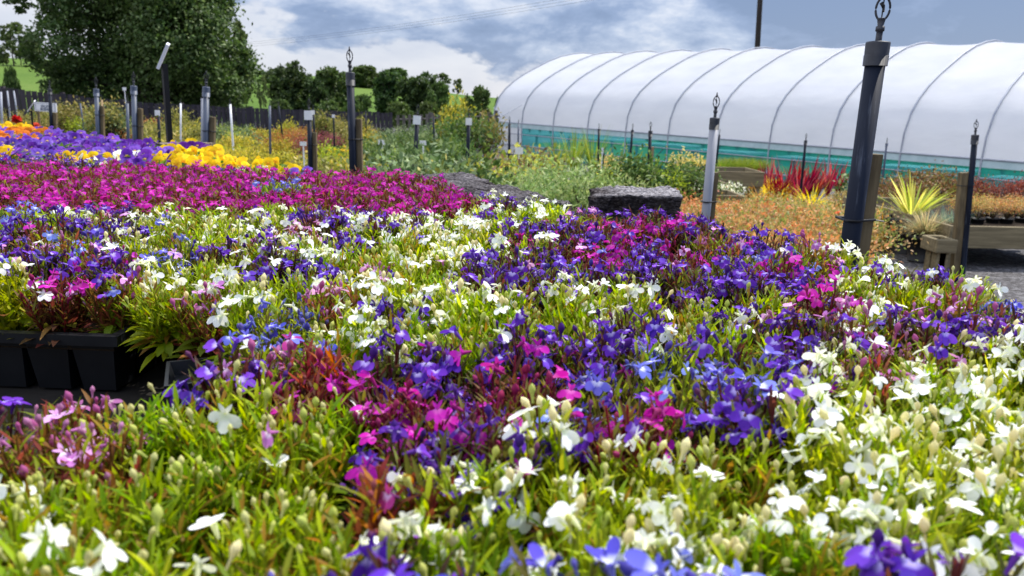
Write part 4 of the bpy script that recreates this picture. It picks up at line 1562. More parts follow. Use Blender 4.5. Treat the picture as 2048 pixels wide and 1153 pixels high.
for px, py, Y in ((1180, 402, 2.6), (1155, 404, 2.5)):
    x, y, z = base_at(px, py, Y, .15)
    put_mesh_plant("orange_heuchera", ORANGE, x, y, .8, "low orange plant showing in the gap between the peat slab and block", "bedding plant", "orange plants in the gap between slab and block", z)
for i, (px, pt, pb_) in enumerate(((1705, 418, 470), (1752, 412, 460), (1790, 444, 492), (1700, 444, 500), (1660, 402, 446), (1692, 398, 442), (1768, 438, 498), (1735, 434, 498), (1780, 416, 462))):
    x, y, z, q = stand(px, pt, pb_, TAN_BLADE, 0, .75)
    put_mesh_plant("tan_grass", TAN_BLADE, x, y, q, "tan arching grass in the drift around the thick leaning riser's foot", "ornamental grass", "tan grasses around the leaning riser", z)
# green leafy climber beside the leaning riser
BROAD = [shrub_mesh("broad_leaf", .10, .3, 130, [(.05, .10, .02), (.08, .14, .03), (.06, .11, .03), (.30, .34, .16)], .040, .026, 77, 12, .5)]
x, y, z, q = stand(1684, 344, 424, BROAD, 0, .8)
put_mesh_plant("broad_leaf_plant", BROAD, x, y, q, "broad leaved dark green plant close left of the leaning riser", "plant", None, z)

# yucca, fescue tufts and bronze shrubs
x, y, z, q = stand(1822, 364, 440, YUCCA, .27, .95)
put_mesh_plant("variegated_yucca", YUCCA, x, y, q, "yellow striped spiky yucca right of the thick leaning riser", "yucca", None, z, 1.8)
x, y, z, q = stand(1850, 428, 474, BUFF_TUFT, .19, .8)
put_mesh_plant("buff_fescue", BUFF_TUFT, x, y, q, "round buff grass tuft in a black pot below the striped yucca", "ornamental grass", None, z, 1.2)
x, y, z, q = stand(1806, 422, 468, BUFF_TUFT, .12, .8)
put_mesh_plant("buff_fescue", BUFF_TUFT, x, y, q, "paler buff grass tuft left of the potted round one", "ornamental grass", None, z, .8)
for px, pt, pb_, zb, lab in ((1886, 426, 478, .12, "blue green grass tuft right of the round buff one"), (1908, 432, 482, .12, "blue green grass tuft hanging over the planter end by the staked slim riser")):
    x, y, z, q = stand(px, pt, pb_, BLUE_TUFT, zb, .72)
    put_mesh_plant("blue_fescue", BLUE_TUFT, x, y, q, lab, "ornamental grass", None, z, zb / .15)
BRZ = [shrub_mesh("bronze", .34, .5, 1100, [(.15, .075, .028), (.21, .10, .035), (.13, .14, .03), (.08, .05, .02), (.26, .15, .055)], .040, .022, 800 + i) for i in range(3)]
RUST = [shrub_mesh("rust", .32, .5, 1100, [(.17, .04, .025), (.24, .06, .03), (.09, .03, .02), (.34, .12, .05)], .040, .018, 820 + i) for i in range(3)]
AMBER = [shrub_mesh("amber", .26, .3, 900, [(.54, .27, .08), (.60, .38, .18), (.42, .15, .06), (.24, .24, .06), (.34, .28, .07)], .026, .014, 840 + i, 30, .6, lift=.3) for i in range(3)]
for i, (px, pt, pb_) in enumerate(((1768, 356, 420), (1800, 346, 424), (1838, 342, 424), (1876, 344, 424), (1912, 350, 428), (1858, 362, 432), (1784, 372, 430), (1935, 360, 430))):
    x, y, z, q = stand(px, pt, pb_, BRZ, 0, 1.15)
    put_mesh_plant("bronze_shrub", BRZ, x, y, q, "bronze green leafy shrub behind the striped yucca", "shrub", "bronze shrubs behind the yucca", z)
for px, pt, pb_ in ((1968, 356, 413), (2002, 364, 415), (2036, 352, 413), (2072, 354, 413), (2104, 360, 415)):
    x, y, z, q = stand(px, pt, pb_, RUST, .31, .9)
    put_mesh_plant("rust_shrub", RUST, x, y, q, "dark rusty red shrub at the back of the low plant bench", "shrub", "rusty red shrubs on the low bench", z, .5)
for px, pt, pb_ in ((1926, 396, 437), (1956, 400, 438), (1986, 398, 437), (2014, 402, 438), (2044, 400, 437), (2074, 402, 438), (2102, 402, 438), (1942, 388, 428), (1974, 390, 428), (2026, 390, 428), (2060, 392, 428)):
    x, y, z, q = stand(px, pt, pb_, AMBER, .31, .85)
    put_mesh_plant("amber_shrub", AMBER, x, y, q, "low amber and orange shrub in a black pot along the bench front", "shrub", "amber shrubs along the low bench front", z, .5)
planter(1903, 2230, 452, 5.25, 1.8, .16, "low wooden plant bench with splayed legs at the right edge, carrying amber shrubs", legs=True)
planter(1876, 1918, 480, 4.85, .2, .09, "short wooden planter end board beneath the fescue tufts")
# leafy low plants between bed and planters
for i, (px, py, Y, s, k) in enumerate(((1775, 428, 2.9, .20, "olive_shrub"), (1750, 412, 3.1, .24, "grey_green_shrub"), (1700, 392, 3.4, .24, "buff_shrub"))):
    x, y, z = base_at(px, py, Y, TYPES[k][1] * s * .8)
    put_mesh_plant(k, SHRUB[k], x, y, s, ["small olive plant right behind the square stake", "small grey green plant between stake and yucca", "buff plant just behind the thick leaning riser"][i], "plant", None, z)

# ------------------------------------------------------------------ lobelia bed
def lobelia_flower(name, petal, eye, tube, tilt, openness, seed):
    """two lipped lobelia bloom on a thin stalk; origin at the foot of the stalk"""
    r = np.random.default_rng(seed)
    mb = MB()
    a = tilt
    f = np.array([math.sin(a), 0, math.cos(a)])
    d = np.array([math.cos(a), 0, -math.sin(a)])
    e = np.array([0, 1.0, 0])
    th = np.array([.0030 * math.sin(a), 0, .0125])            # throat
    mb.tube([(0, 0, 0), (.0004, 0, .004), th - f * .007], [.00045, .00045, .0006], 5, (.18, .16, .05), cap=False)
    mb.tube([th - f * .0075, th - f * .004, th], [.0007, .0011, .0016], 6, tube, cap=False)
    P, D, NN, L, W, B = [], [], [], [], [], []
    for ph in (-52, 0, 52):
        ph = R(ph + r.uniform(-9, 9))
        dr = math.cos(ph) * d + math.sin(ph) * e
        dr = nrm(dr * openness + f * (1.05 - openness))
        P.append(th + dr * .0008)
        D.append(dr)
        NN.append(f)
        L.append(.0098 * r.uniform(.85, 1.12))
        W.append(.0066 * r.uniform(.85, 1.12))
        B.append(r.uniform(-.55, .12))
    c = np.array(petal)
    ey = np.array(eye)
    mb.leaves(P, D, NN, L, W, [c * r.uniform(.88, 1.1) for _ in P], B, 5, [.30, .52, .88, 1.0, .86, .35], .12, cst=[ey, c * .35 + ey * .65, None, None, None, None])
    P, D, NN, L, W, B = [], [], [], [], [], []
    for ph in (148, -148):
        ph = R(ph + r.uniform(-12, 12))
        dr = nrm((math.cos(ph) * d + math.sin(ph) * e) * .8 + f * .45)
        P.append(th)
        D.append(dr)
        NN.append(f)
        L.append(.0062 * r.uniform(.85, 1.15))
        W.append(.0026)
        B.append(r.uniform(-.6, -.1))
    mb.leaves(P, D, NN, L, W, [c * .9] * 2, B, 3, [.6, 1, .9, .2], .15)
    return mb.mesh(name, "petal")


SPEC = {   # petals, eye, tube, bud colours, foliage colours, stem colour
    "white": dict(petal=[(.86, .86, .84), (.82, .83, .84)], eye=(.80, .84, .62), tube=(.74, .76, .52), bud=[(.72, .66, .38), (.66, .62, .28), (.52, .54, .14), (.40, .46, .08)],
                  leaf=[(.27, .34, .020), (.20, .28, .016), (.34, .38, .035), (.13, .20, .015), (.40, .41, .05)], stem=(.26, .30, .05), nbud=14, nfl=13),
    "violet": dict(petal=[(.12, .028, .43), (.16, .045, .50), (.085, .020, .36)], eye=(.55, .48, .85), tube=(.12, .04, .30), bud=[(.07, .022, .20), (.10, .03, .22), (.16, .05, .13)],
                   leaf=[(.060, .028, .020), (.085, .075, .020), (.13, .15, .025), (.11, .035, .030), (.07, .075, .018)], stem=(.13, .035, .04), nbud=6, nfl=19),
    "blue": dict(petal=[(.14, .14, .64), (.18, .22, .70), (.10, .08, .56)], eye=(.75, .78, .95), tube=(.20, .20, .60), bud=[(.08, .06, .32), (.14, .12, .40)],
                 leaf=[(.14, .20, .025), (.20, .25, .03), (.12, .10, .025), (.24, .28, .04)], stem=(.16, .15, .04), nbud=5, nfl=10),
    "magenta": dict(petal=[(.50, .011, .35), (.56, .024, .43), (.42, .012, .38)], eye=(.62, .14, .48), tube=(.32, .02, .18), bud=[(.28, .02, .09), (.36, .04, .15)],
                    leaf=[(.085, .032, .022), (.13, .065, .025), (.15, .13, .025), (.16, .035, .035)], stem=(.20, .035, .05), nbud=6, nfl=16),
    "lilac": dict(petal=[(.62, .26, .62), (.70, .36, .70), (.56, .20, .58)], eye=(.88, .75, .88), tube=(.46, .16, .40), bud=[(.40, .10, .26), (.46, .20, .36)],
                  leaf=[(.16, .21, .025), (.22, .27, .03), (.17, .09, .03), (.24, .07, .05)], stem=(.20, .11, .04), nbud=6, nfl=6),
    "leafy": dict(petal=[(.86, .86, .84)], eye=(.8, .84, .62), tube=(.74, .76, .52), bud=[(.46, .50, .12), (.60, .58, .26)],
                  leaf=[(.25, .33, .018), (.19, .28, .016), (.31, .37, .03), (.12, .20, .014), (.24, .15, .03)], stem=(.24, .29, .04), nbud=6, nfl=1.0),
    "bronze": dict(petal=[(.30, .10, .5), (.5, .05, .3)], eye=(.7, .5, .8), tube=(.2, .05, .2), bud=[(.22, .05, .08), (.3, .08, .08)],
                   leaf=[(.20, .035, .035), (.28, .075, .03), (.16, .05, .03), (.34, .13, .03), (.15, .15, .025)], stem=(.22, .06, .04), nbud=4, nfl=1.2),
}
FLW = {}
for k, s in SPEC.items():
    FLW[k] = []
    for i in range(14):
        FLW[k].append(lobelia_flower("flower_" + k, s["petal"][i % len(s["petal"])], s["eye"], s["tube"], R([12, 28, 42, 55, 68, 34, 20, 48, 80, 38, 24, 60, 45, 95][i]), [1, 1, 1, .95, .95, .6, .9, 1, .9, .45, .8, .75, 1, .35][i], 500 + i))


def add_bud(mb, st, dd, s, r, mat=0, k=1.0):
    big = r.random()
    Lb = (.0025 + .0035 * big) * k
    rb = (.0011 + .0014 * big) * k
    c = np.array(s["bud"][min(len(s["bud"]) - 1, int((1 - big) * len(s["bud"])))])
    e1 = st + dd * Lb
    mb.tube([st, st + dd * Lb * .5, e1 - dd * rb * .6, e1 + dd * rb * .2, e1 + dd * rb * 1.0, e1 + dd * rb * 1.9, e1 + dd * rb * 2.7],
            [.0005, .0006, .0007, rb * .62, rb * .98, rb * .72, rb * .04], 7, np.clip(c * r.uniform(.85, 1.15), 0, 1), mat, cap=False)


BUD = {}
for k, s in SPEC.items():
    BUD[k] = []
    for i in range(5):
        mb = MB()
        add_bud(mb, np.zeros(3), np.array([0, 0, 1.0]), s, np.random.default_rng(60 + i * 7))
        BUD[k].append(mb.mesh("bud_" + k, "petal"))


def lobelia_plant_mesh(key, Rr, H, seed, nst, wide=1.0):
    s = SPEC[key]
    r = np.random.default_rng(seed)
    mb, bd = MB(), MB()
    tips = []
    P, D, NN, L, W, C, B = [], [], [], [], [], [], []
    for i in range(nst):
        th = r.uniform(0, 2 * math.pi)
        rr = math.sqrt(r.uniform(0, 1))
        hh = H * (1 - .28 * rr * rr) * r.uniform(.70, 1.06)
        out = np.array([math.cos(th), math.sin(th), 0])
        p0 = out * Rr * .25 * rr
        p2 = out * Rr * rr + np.array([0, 0, hh])
        p1 = out * Rr * (.75 * rr) + np.array([0, 0, hh * .45]) + np.append(r.normal(0, .0025, 2), 0)
        ts = np.linspace(0, 1, 5)[:, None]
        cur = (1 - ts) ** 2 * p0 + 2 * ts * (1 - ts) * p1 + ts ** 2 * p2
        mb.tube(cur, [.0011, .0010, .0009, .0008, .0006], 4, s["stem"], cap=False)
        tips.append((p2, nrm(p2 - p1), th))
        lc = np.array(s["leaf"][r.integers(len(s["leaf"]))])
        nl = r.integers(11, 15)
        for j in range(nl):
            t = .12 + .86 * j / nl
            q = (1 - t) ** 2 * p0 + 2 * t * (1 - t) * p1 + t ** 2 * p2
            az = th + j * 2.4 + r.uniform(-.4, .4)
            up = r.uniform(.9, 2.2) if t > .3 else r.uniform(.3, .9)
            dd = nrm(np.array([math.cos(az), math.sin(az), up]))
            P.append(q)
            D.append(dd)
            NN.append(nrm(np.array([-math.cos(az) * up, -math.sin(az) * up, 1.0]) + r.normal(0, .25, 3)))
            L.append((.022 - .009 * t) * r.uniform(.75, 1.25) * wide)
            W.append((.0045 - .0025 * t) * r.uniform(.8, 1.25) * wide)
            C.append(np.clip((lc if r.random() < .6 else np.array(s["leaf"][r.integers(len(s["leaf"]))])) * r.uniform(.75, 1.2), 0, 1))
            B.append(r.uniform(-.45, .15))
    # broad basal leaves
    for i in range(int(nst * .9)):
        az = r.uniform(0, 6.28)
        up = r.uniform(-.1, .5)
        P.append(np.array([math.cos(az), math.sin(az), 0]) * Rr * r.uniform(.2, .8) + np.array([0, 0, r.uniform(.002, H * .35)]))
        D.append(nrm(np.array([math.cos(az), math.sin(az), up])))
        NN.append(np.array([-math.cos(az) * up, -math.sin(az) * up, 1.0]))
        L.append(r.uniform(.014, .026) * wide)
        W.append(r.uniform(.006, .011) * wide)
        c = np.array(s["leaf"][r.integers(len(s["leaf"]))]) * r.uniform(.5, .9)
        if r.random() < .07:
            c = np.array([.30, .15, .06])
        C.append(c)
        B.append(r.uniform(-.6, -.1))
    mb.leaves(P, D, NN, L, W, C, B, 4, [.25, .85, 1.0, .65, .06], .22)
    # young buds on the shoot tips
    buds = []
    nb = int(s["nbud"] * nst / 24 + r.uniform(-1, 1.5))
    for i in range(max(1, nb)):
        p, d, th = tips[r.integers(len(tips))]
        st = p + r.normal(0, .0022, 3) * np.array([1, 1, .3])
        dd = nrm(d + r.normal(0, .35, 3) + np.array([0, 0, .5]))
        buds.append((st, dd))
    if nst > 40:
        for st, dd in buds:
            add_bud(mb, st, dd, s, r, 1)
    # tiny unopened buds and bracts tucked among the leaves
    for i in range(int(nst * .35)):
        p, d, th = tips[r.integers(len(tips))]
        add_bud(mb, p - d * r.uniform(.001, .006) + r.normal(0, .0025, 3), nrm(d + r.normal(0, .4, 3)), s, r, 1, .55)
    return mb.mesh("lobelia_" + key, ["leaf", "petal"]), buds if nst <= 40 else [], tips


SIZES = {"small": (.032, .068, 34), "wide": (.048, .072, 48)}
LOB = {(k, z): [lobelia_plant_mesh(k, SIZES[z][0], SIZES[z][1], 1000 + 17 * i + 7 * j, SIZES[z][2], 1.25 if k == "bronze" else 1.0) for i in range(3)]
       for j, k in enumerate(SPEC) for z in SIZES}

LABEL = {
    "white": ("white flowered lobelia with cream buds", "white lobelia plants"),
    "violet": ("violet flowered lobelia with dark stems", "violet lobelia plants"),
    "blue": ("light blue flowered lobelia", "light blue lobelia plants"),
    "magenta": ("magenta flowered lobelia with reddish stems", "magenta lobelia plants"),
    "lilac": ("pale lilac pink flowered lobelia", "lilac lobelia plants"),
    "leafy": ("leafy green lobelia with few blooms", "leafy green lobelia plants"),
    "bronze": ("bronze red leaved lobelia", "bronze leaved lobelia plants"),
}


def inpoly(x, y, poly):
    c = False
    j = len(poly) - 1
    for i in range(len(poly)):
        xi, yi = poly[i]
        xj, yj = poly[j]
        if (yi > y) != (yj > y) and x < (xj - xi) * (y - yi) / (yj - yi) + xi:
            c = not c
        j = i
    return c


# drifts of colour (outlines in photo pixels of the flower tops) with the mix that grows in each
DRIFT = [
    ("at the very front of the bed", [(350, 1085), (900, 1070), (930, 1600), (340, 1600)], dict(violet=1, blue=3)),
    ("at the very front of the bed", [(960, 1085), (1420, 1075), (1450, 1600), (940, 1600)], dict(blue=4, violet=1)),
    ("at the very front of the bed", [(1740, 1040), (1930, 1030), (1960, 1600), (1710, 1600)], dict(violet=1)),
    ("in the lower left corner of the bed", [(-300, 735), (190, 735), (190, 880), (-300, 900)], dict(lilac=3, violet=2, blue=.6, leafy=2, bronze=.4)),
    ("among the front left plants", [(690, 800), (790, 810), (790, 1000), (690, 1000)], dict(bronze=1, leafy=1, white=1)),
    ("in the big white drift at the lower right", [(800, 905), (1000, 840), (1200, 800), (1500, 775), (1700, 715), (1830, 665), (2700, 560), (2700, 1500), (800, 1500)], dict(white=30, violet=.6, leafy=2)),
    ("in the front left part of the bed", [(-900, 735), (640, 735), (700, 830), (800, 905), (800, 1500), (-900, 1500)], dict(leafy=7, white=1.3, lilac=1.1, blue=.4, bronze=.25)),
    ("in the central violet drift", [(770, 690), (1010, 680), (1010, 850), (820, 860)], dict(magenta=3, violet=2)),
    ("in the central violet drift", [(1480, 680), (1660, 690), (1640, 780), (1480, 790)], dict(blue=3, violet=2)),
    ("on the right side of the bed", [(1690, 590), (1960, 560), (1960, 660), (1700, 680)], dict(lilac=4, violet=2, white=1)),
    ("in the central violet drift", [(600, 690), (760, 660), (1000, 640), (1720, 610), (1730, 720), (1500, 790), (1150, 830), (800, 905), (640, 830)], dict(violet=7, magenta=2.0, blue=.7, white=.15)),
    ("in the green band across the middle", [(860, 545), (1230, 535), (1560, 560), (1560, 625), (1000, 650), (820, 640)], dict(leafy=5, white=1.2, violet=.7)),
    ("in the small white patch before the slab", [(900, 415), (1010, 415), (1020, 480), (900, 490)], dict(white=1)),
    ("in the violet drift before the square peat block", [(1020, 418), (1300, 425), (1500, 455), (1660, 500), (1700, 600), (1240, 540), (1060, 500)], dict(violet=5, magenta=2, blue=.4, lilac=.4, white=.3)),
    ("along the right edge of the bed", [(1480, 400), (2700, 440), (2700, 640), (1700, 600), (1600, 500)], dict(white=5, leafy=2, violet=1, lilac=.8, blue=.5)),
    ("at the back corner by the sunlit violas", [(520, 342), (610, 342), (600, 376), (520, 374)], dict(blue=1)),
    ("at the far left of the bed", [(-400, 392), (125, 396), (125, 428), (-400, 430)], dict(blue=4, violet=1)),
    ("in the magenta drift at the back", [(-900, 300), (700, 330), (940, 350), (960, 384), (880, 408), (600, 400), (0, 402), (-900, 400)], dict(magenta=1)),
    ("on the left behind the tray gap", [(-900, 400), (330, 400), (330, 520), (-900, 540)], dict(violet=3, blue=1.2, lilac=1.6, white=2, magenta=.7)),
    ("on the left behind the tray gap", [(-900, 520), (300, 520), (300, 760), (-900, 760)], dict(leafy=4, lilac=2, blue=.6)),
    ("left of the middle around the red leaved plants", [(340, 545), (440, 545), (440, 600), (340, 600)], dict(bronze=1, blue=1, white=.5)),
    ("left of the middle around the red leaved plants", [(560, 580), (660, 580), (660, 680), (560, 690)], dict(bronze=2, white=1, blue=1)),
    ("left of the middle", [(430, 560), (640, 560), (640, 640), (430, 640)], dict(blue=3, violet=1, white=1)),
    ("left of the middle", [(300, 400), (900, 400), (860, 640), (600, 690), (250, 760)], dict(white=3.6, violet=2, lilac=.9, leafy=2)),
    ("in the middle of the bed", [(-900, 380), (2700, 380), (2700, 760), (-900, 760)], dict(violet=3, white=2, lilac=.8, magenta=.5)),
]
BED = [(-3.5, .10), (.62, .10), (.60, .45), (.49, .68), (.43, .90), (.31, 1.08), (.17, 1.26), (-.02, 1.38), (-.17, 1.62), (-.30, 1.86), (-.62, 1.86), (-1.45, 2.08), (-3.5, 2.2)]
GAP = [(-3, .40), (-.23, .40), (-.20, .47), (-.22, .57), (-.33, .665), (-3, .675)]
r = random.Random(11)
spots = []
y = .13
while y < 2.15:
    step = .047 if y < .62 else (.056 if y < .95 else (.078 if y < 1.3 else .105))
    x = -.80 * y - .06
    x += r.uniform(0, step)
    while x < .80 * y + .06:
        X, Yy = x + r.uniform(-.2, .2) * step, y + r.uniform(-.2, .2) * step
        if inpoly(X, Yy, BED) and not inpoly(X, Yy, GAP):
            spots.append((X, Yy))
        x += step
    y += step * .92
spots.sort(key=lambda q: q[1])
NEAR = spots[:296]
Y_CUT = spots[296][1] if len(spots) > 296 else 9


def choose(X, Yy):
    px, py = proj((X, Yy, FLOWER_Z))
    where, mix = DRIFT[-1][0], DRIFT[-1][2]
    jx, jy = px + r.gauss(0, 14), py + r.gauss(0, 7 if py > 420 else 3)
    for wz, poly, mm in DRIFT:
        if inpoly(jx, jy, poly):
            where, mix = wz, mm
            break
    return where, r.choices(list(mix), list(mix.values()))[0], mix


for X, Yy in NEAR:
    where, k, mix = choose(X, Yy)
    size = "small" if Yy < .95 else "wide"
    fm, buds, tips = r.choice(LOB[(k, size)])
    lab, grp = LABEL[k]
    sc_ = r.uniform(.90, 1.12)
    root = thing("lobelia_plant", lab + " " + where, "lobelia", (X, Yy, RIM_Z - .012 + r.uniform(-.004, .004) + (.008 if Yy < .24 else 0)), (r.uniform(-.08, .08), r.uniform(-.08, .08), r.uniform(0, 6.28)), grp + " " + where, sc_)
    obj("foliage", fm, root)
    for st, dd in buds:
        q = Vector(dd).to_track_quat('Z', 'Y').to_euler()
        obj("bud", r.choice(BUD[k]), root, tuple(st), q, r.uniform(.85, 1.2))
    n = SPEC[k]["nfl"] * (1 if size == "small" else 1.9) * r.uniform(.6, 1.4)
    n = int(n + r.random())
    fs = .95 if Yy < .24 else (.86 if size == "small" else .82)
    for j in range(n):
        p, d, th = tips[j % len(tips)] if j >= len(tips) else r.choice(tips)
        p = p + np.array([r.gauss(0, .003), r.gauss(0, .003), r.uniform(-.006, .003)])
        fk = k
        if r.random() < .22:
            fk = r.choices(list(mix), list(mix.values()))[0]     # mixed seed: stray blooms of the neighbours' colours
        obj("flower", r.choice(FLW[fk]), root, tuple(p - d * .006), (r.uniform(-.3, .3), r.uniform(-.3, .3), th + r.uniform(-1.2, 1.2)), r.uniform(.85, 1.12) * fs)


# the rows beyond: one continuous mass of bloom
def mesh_arrays(me):
    V = np.empty(len(me.vertices) * 3, np.float32)
    me.vertices.foreach_get("co", V)
    F = np.empty(len(me.loops), np.int32)
    me.loops.foreach_get("vertex_index", F)
    C = np.empty(len(me.vertices) * 4, np.float32)
    me.color_attributes["Col"].data.foreach_get("color", C)
    M_ = np.empty(len(me.polygons), np.int32)
    me.polygons.foreach_get("material_index", M_)
    return V.reshape(-1, 3), F.reshape(-1, 4), C.reshape(-1, 4)[:, :3], M_


CACHE = {}


def merge(mb, me, Mx, mat=None):
    if me.name not in CACHE:
        CACHE[me.name] = mesh_arrays(me)
    V, F, C, M_ = CACHE[me.name]
    A = np.array(Mx)
    mb.v.append(V @ A[:3, :3].T + A[:3, 3])
    mb.f.append(F + mb.n)
    mb.c.append(np.clip(C * r.uniform(.82, 1.15), 0, 1))
    mb.m.append(M_ if mat is None else np.full(len(F), mat))
    mb.s.append(np.ones(len(F), bool))
    mb.n += len(V)


mb = MB()
y = Y_CUT
nst_ = 0
while y < 2.15:
    step = .074
    x = -.80 * y - .06 + r.uniform(0, step)
    while x < .3:
        X, Yy = x + r.uniform(-.2, .2) * step, y + r.uniform(-.2, .2) * step
        if inpoly(X, Yy, BED):
            where, k, mix = choose(X, Yy)
            fm, buds, tips = r.choice(LOB[(k, "small")])
            Mx = Matrix.Translation((X, Yy, RIM_Z - .012)) @ Matrix.Rotation(r.uniform(0, 6.28), 4, 'Z') @ Matrix.Diagonal((1.5, 1.5, r.uniform(.95, 1.15), 1))
            merge(mb, fm, Mx)
            n = int(SPEC[k]["nfl"] * r.uniform(1.0, 1.5))
            for j in range(n):
                p, d, th = r.choice(tips)
                p = Mx @ Vector(tuple(p - d * .006 + np.array([r.uniform(-.006, .006), r.uniform(-.006, .006), r.uniform(-.006, .006)])))
                Mf = Matrix.Translation(p) @ Matrix.Rotation(r.uniform(0, 6.28), 4, 'Z') @ Matrix.Rotation(r.uniform(-.35, .35), 4, 'X') @ Matrix.Scale(r.uniform(.7, .95), 4)
                merge(mb, r.choice(FLW[k]), Mf, 1)
            nst_ += 1
        x += step
    y += step * .95
o = obj("lobelia_mass", mb.mesh("lobelia_mass", ["leaf", "petal"]))
tag(o, "dense mass of mostly magenta lobelia filling the back of the bed before the violas", "lobelia")
o["kind"] = "stuff"
print("LOBELIA", len(spots), nst_)

# one leggy plant hanging over the tray corner
X, Yy = -.318, .672
root = thing("lobelia_plant", "leggy white lobelia leaning out over the dark tray gap", "lobelia", (X, Yy, RIM_Z - .012), (R(12), R(-12), .4), None, 1.0)
fm, buds, tips = LOB[("leafy", "small")][1]
obj("foliage", fm, root)
for st, dd in buds:
    obj("bud", r.choice(BUD["white"]), root, tuple(st), Vector(dd).to_track_quat('Z', 'Y').to_euler())
for p, d, th in tips[:2]:
    obj("flower", FLW["white"][2], root, tuple(p - d * .004), (R(-30), R(30), th), .95)

# trays under the lobelia
def tray(cx, cy, w, d, rot, label):
    root = thing("plug_tray", label, "seed tray", (cx, cy, BENCH_Z), (0, 0, rot), "black plug trays under the bedding plants")
    H = RIM_Z - BENCH_Z
    mb = MB()
    w2, d2 = w / 2, d / 2
    for (x0, x1, y0, y1) in ((-w2, w2, -d2, -d2 + .009), (-w2, w2, d2 - .009, d2), (-w2, -w2 + .009, -d2 + .0091, d2 - .0091), (w2 - .009, w2, -d2 + .0091, d2 - .0091)):
        mb.box((x0, y0, H - .010), (x1, y1, H))
    part("rim", mb, "tray_plastic", root)
    mb = MB()
    nx, ny = max(1, round(w / .046)), max(1, round(d / .046))
    cw, cd = (w - .016) / nx, (d - .016) / ny
    for i in range(nx):
        for j in range(ny):
            x0, y0 = -w2 + .008 + cw * (i + .5), -d2 + .008 + cd * (j + .5)
            if 0 < i < nx - 1 and 0 < j < ny - 1:
                continue
            Mt = Matrix.Translation((x0, y0, 0)) @ Matrix.Rotation(R(45), 4, 'Z')
            q = cw * .5 * 1.36
            mb.lathe([(0, .001), (q * .74, .001), (q * .74, .001), (q * .96, H - .0105), (q * .8, H - .0105)], 4, None, 0, Mt, False)
    part("cell", mb, "tray_plastic", root)
    mb = MB()
    mb.box((-w2 + .0095, -d2 + .0095, H - .0175), (w2 - .0095, d2 - .0095, H - .012))
    part("soil", mb, "soil", root)


T = -.075
for (cx, cy, w, d, rot, lab) in ((-.62, .25, .52, .30, 0, "black tray at the front left under leafy lobelia"), (-.09, .25, .52, .30, 0, "black tray at the front middle under leafy and white lobelia"), (.44, .25, .50, .30, 0, "black tray at the front right under the white drift"),
                                 (.02, .57, .34, .30, 0, "black tray in the middle under violet lobelia"), (.37, .57, .33, .30, 0, "black tray at the right under white lobelia edge"),
                                 (-.66, .83, .60, .32, T * .6, "black tray with its ribbed side open to the dark gap on the left"), (-.20, .88, .28, .30, 0, "black tray behind the hanging white lobelia"), (.12, .88, .34, .30, 0, "black tray in the middle row under mixed lobelia"), (.385, .82, .17, .24, 0, "small black tray at the right edge of the bed"),
                                 (-1.1, 1.2, .50, .36, 0, "black tray at the far left under mixed lobelia"), (-.56, 1.2, .50, .36, 0, "black tray left of the middle under white speckled lobelia"), (-.08, 1.2, .42, .30, 0, "black tray before the peat slab"), (.20, 1.12, .12, .14, 0, "little black tray before the square peat block"),
                                 (-1.35, 1.70, .60, .52, 0, "black tray under the magenta drift at the far left"), (-.76, 1.62, .52, .42, 0, "black tray under the magenta drift in the middle"), (-.34, 1.6, .26, .42, 0, "black tray under the magenta drift beside the peat slab")):
    tray(cx, cy, w, d, rot, lab)
# clear pot and dead leaves in the gap
root = thing("clear_pot", "small glossy black square pot in the gap below the hanging lobelia", "pot", (-.255, .585, BENCH_Z), (0, 0, .4))
mb = MB()
mb.lathe([(0, .001), (.030, .001), (.030, .001), (.041, .052), (.044, .052), (.044, .057), (.040, .057), (.036, .045), (0, .045)], 4, None, 0, Matrix.Rotation(R(45), 4, 'Z'), False)
part("body", mb, "tray_plastic", root)

# ------------------------------------------------------------------ violas behind
def viola_flower(name, up, side, low, blotch, eye, seed):
    r = np.random.default_rng(seed)
    mb = MB()
    tilt = R(r.uniform(35, 75))
    f = np.array([math.sin(tilt), 0, math.cos(tilt)])
    d = np.array([math.cos(tilt), 0, -math.sin(tilt)])
    e = np.array([0, 1.0, 0])
    c0 = np.array([.01, 0, .035])
    mb.tube([(0, 0, 0), (0, 0, .02), c0 - f * .006], .0012, 5, (.12, .18, .03), cap=False)
    for phs, col, L, W, z in (((155, -155), up, .022, .024, -.002), ((80, -80), side, .019, .022, -.0005), ((0,), low, .021, .030, .001)):
        P, D, B = [], [], []
        for ph in phs:
            ph = R(ph + r.uniform(-8, 8))
            dr = math.cos(ph) * d + math.sin(ph) * e
            P.append(c0 + f * z)
            D.append(dr)
            B.append(r.uniform(-.25, .1))
        col = np.array(col)
        b = np.array(blotch) if z > -.001 else col * .8
        mb.leaves(P, D, [f] * len(P), L, W, [col * r.uniform(.9, 1.08) for _ in P], B, 5, [.25, .6, .95, 1.0, .85, .4], .08, cst=[np.array(eye), b, b * .4 + col * .6, None, None, None])
    mb.tube([c0 + f * .0005, c0 + f * .0025, c0 + f * .0035], [.0022, .0018, .0002], 6, eye, cap=False)
    return mb.mesh(name, "petal")


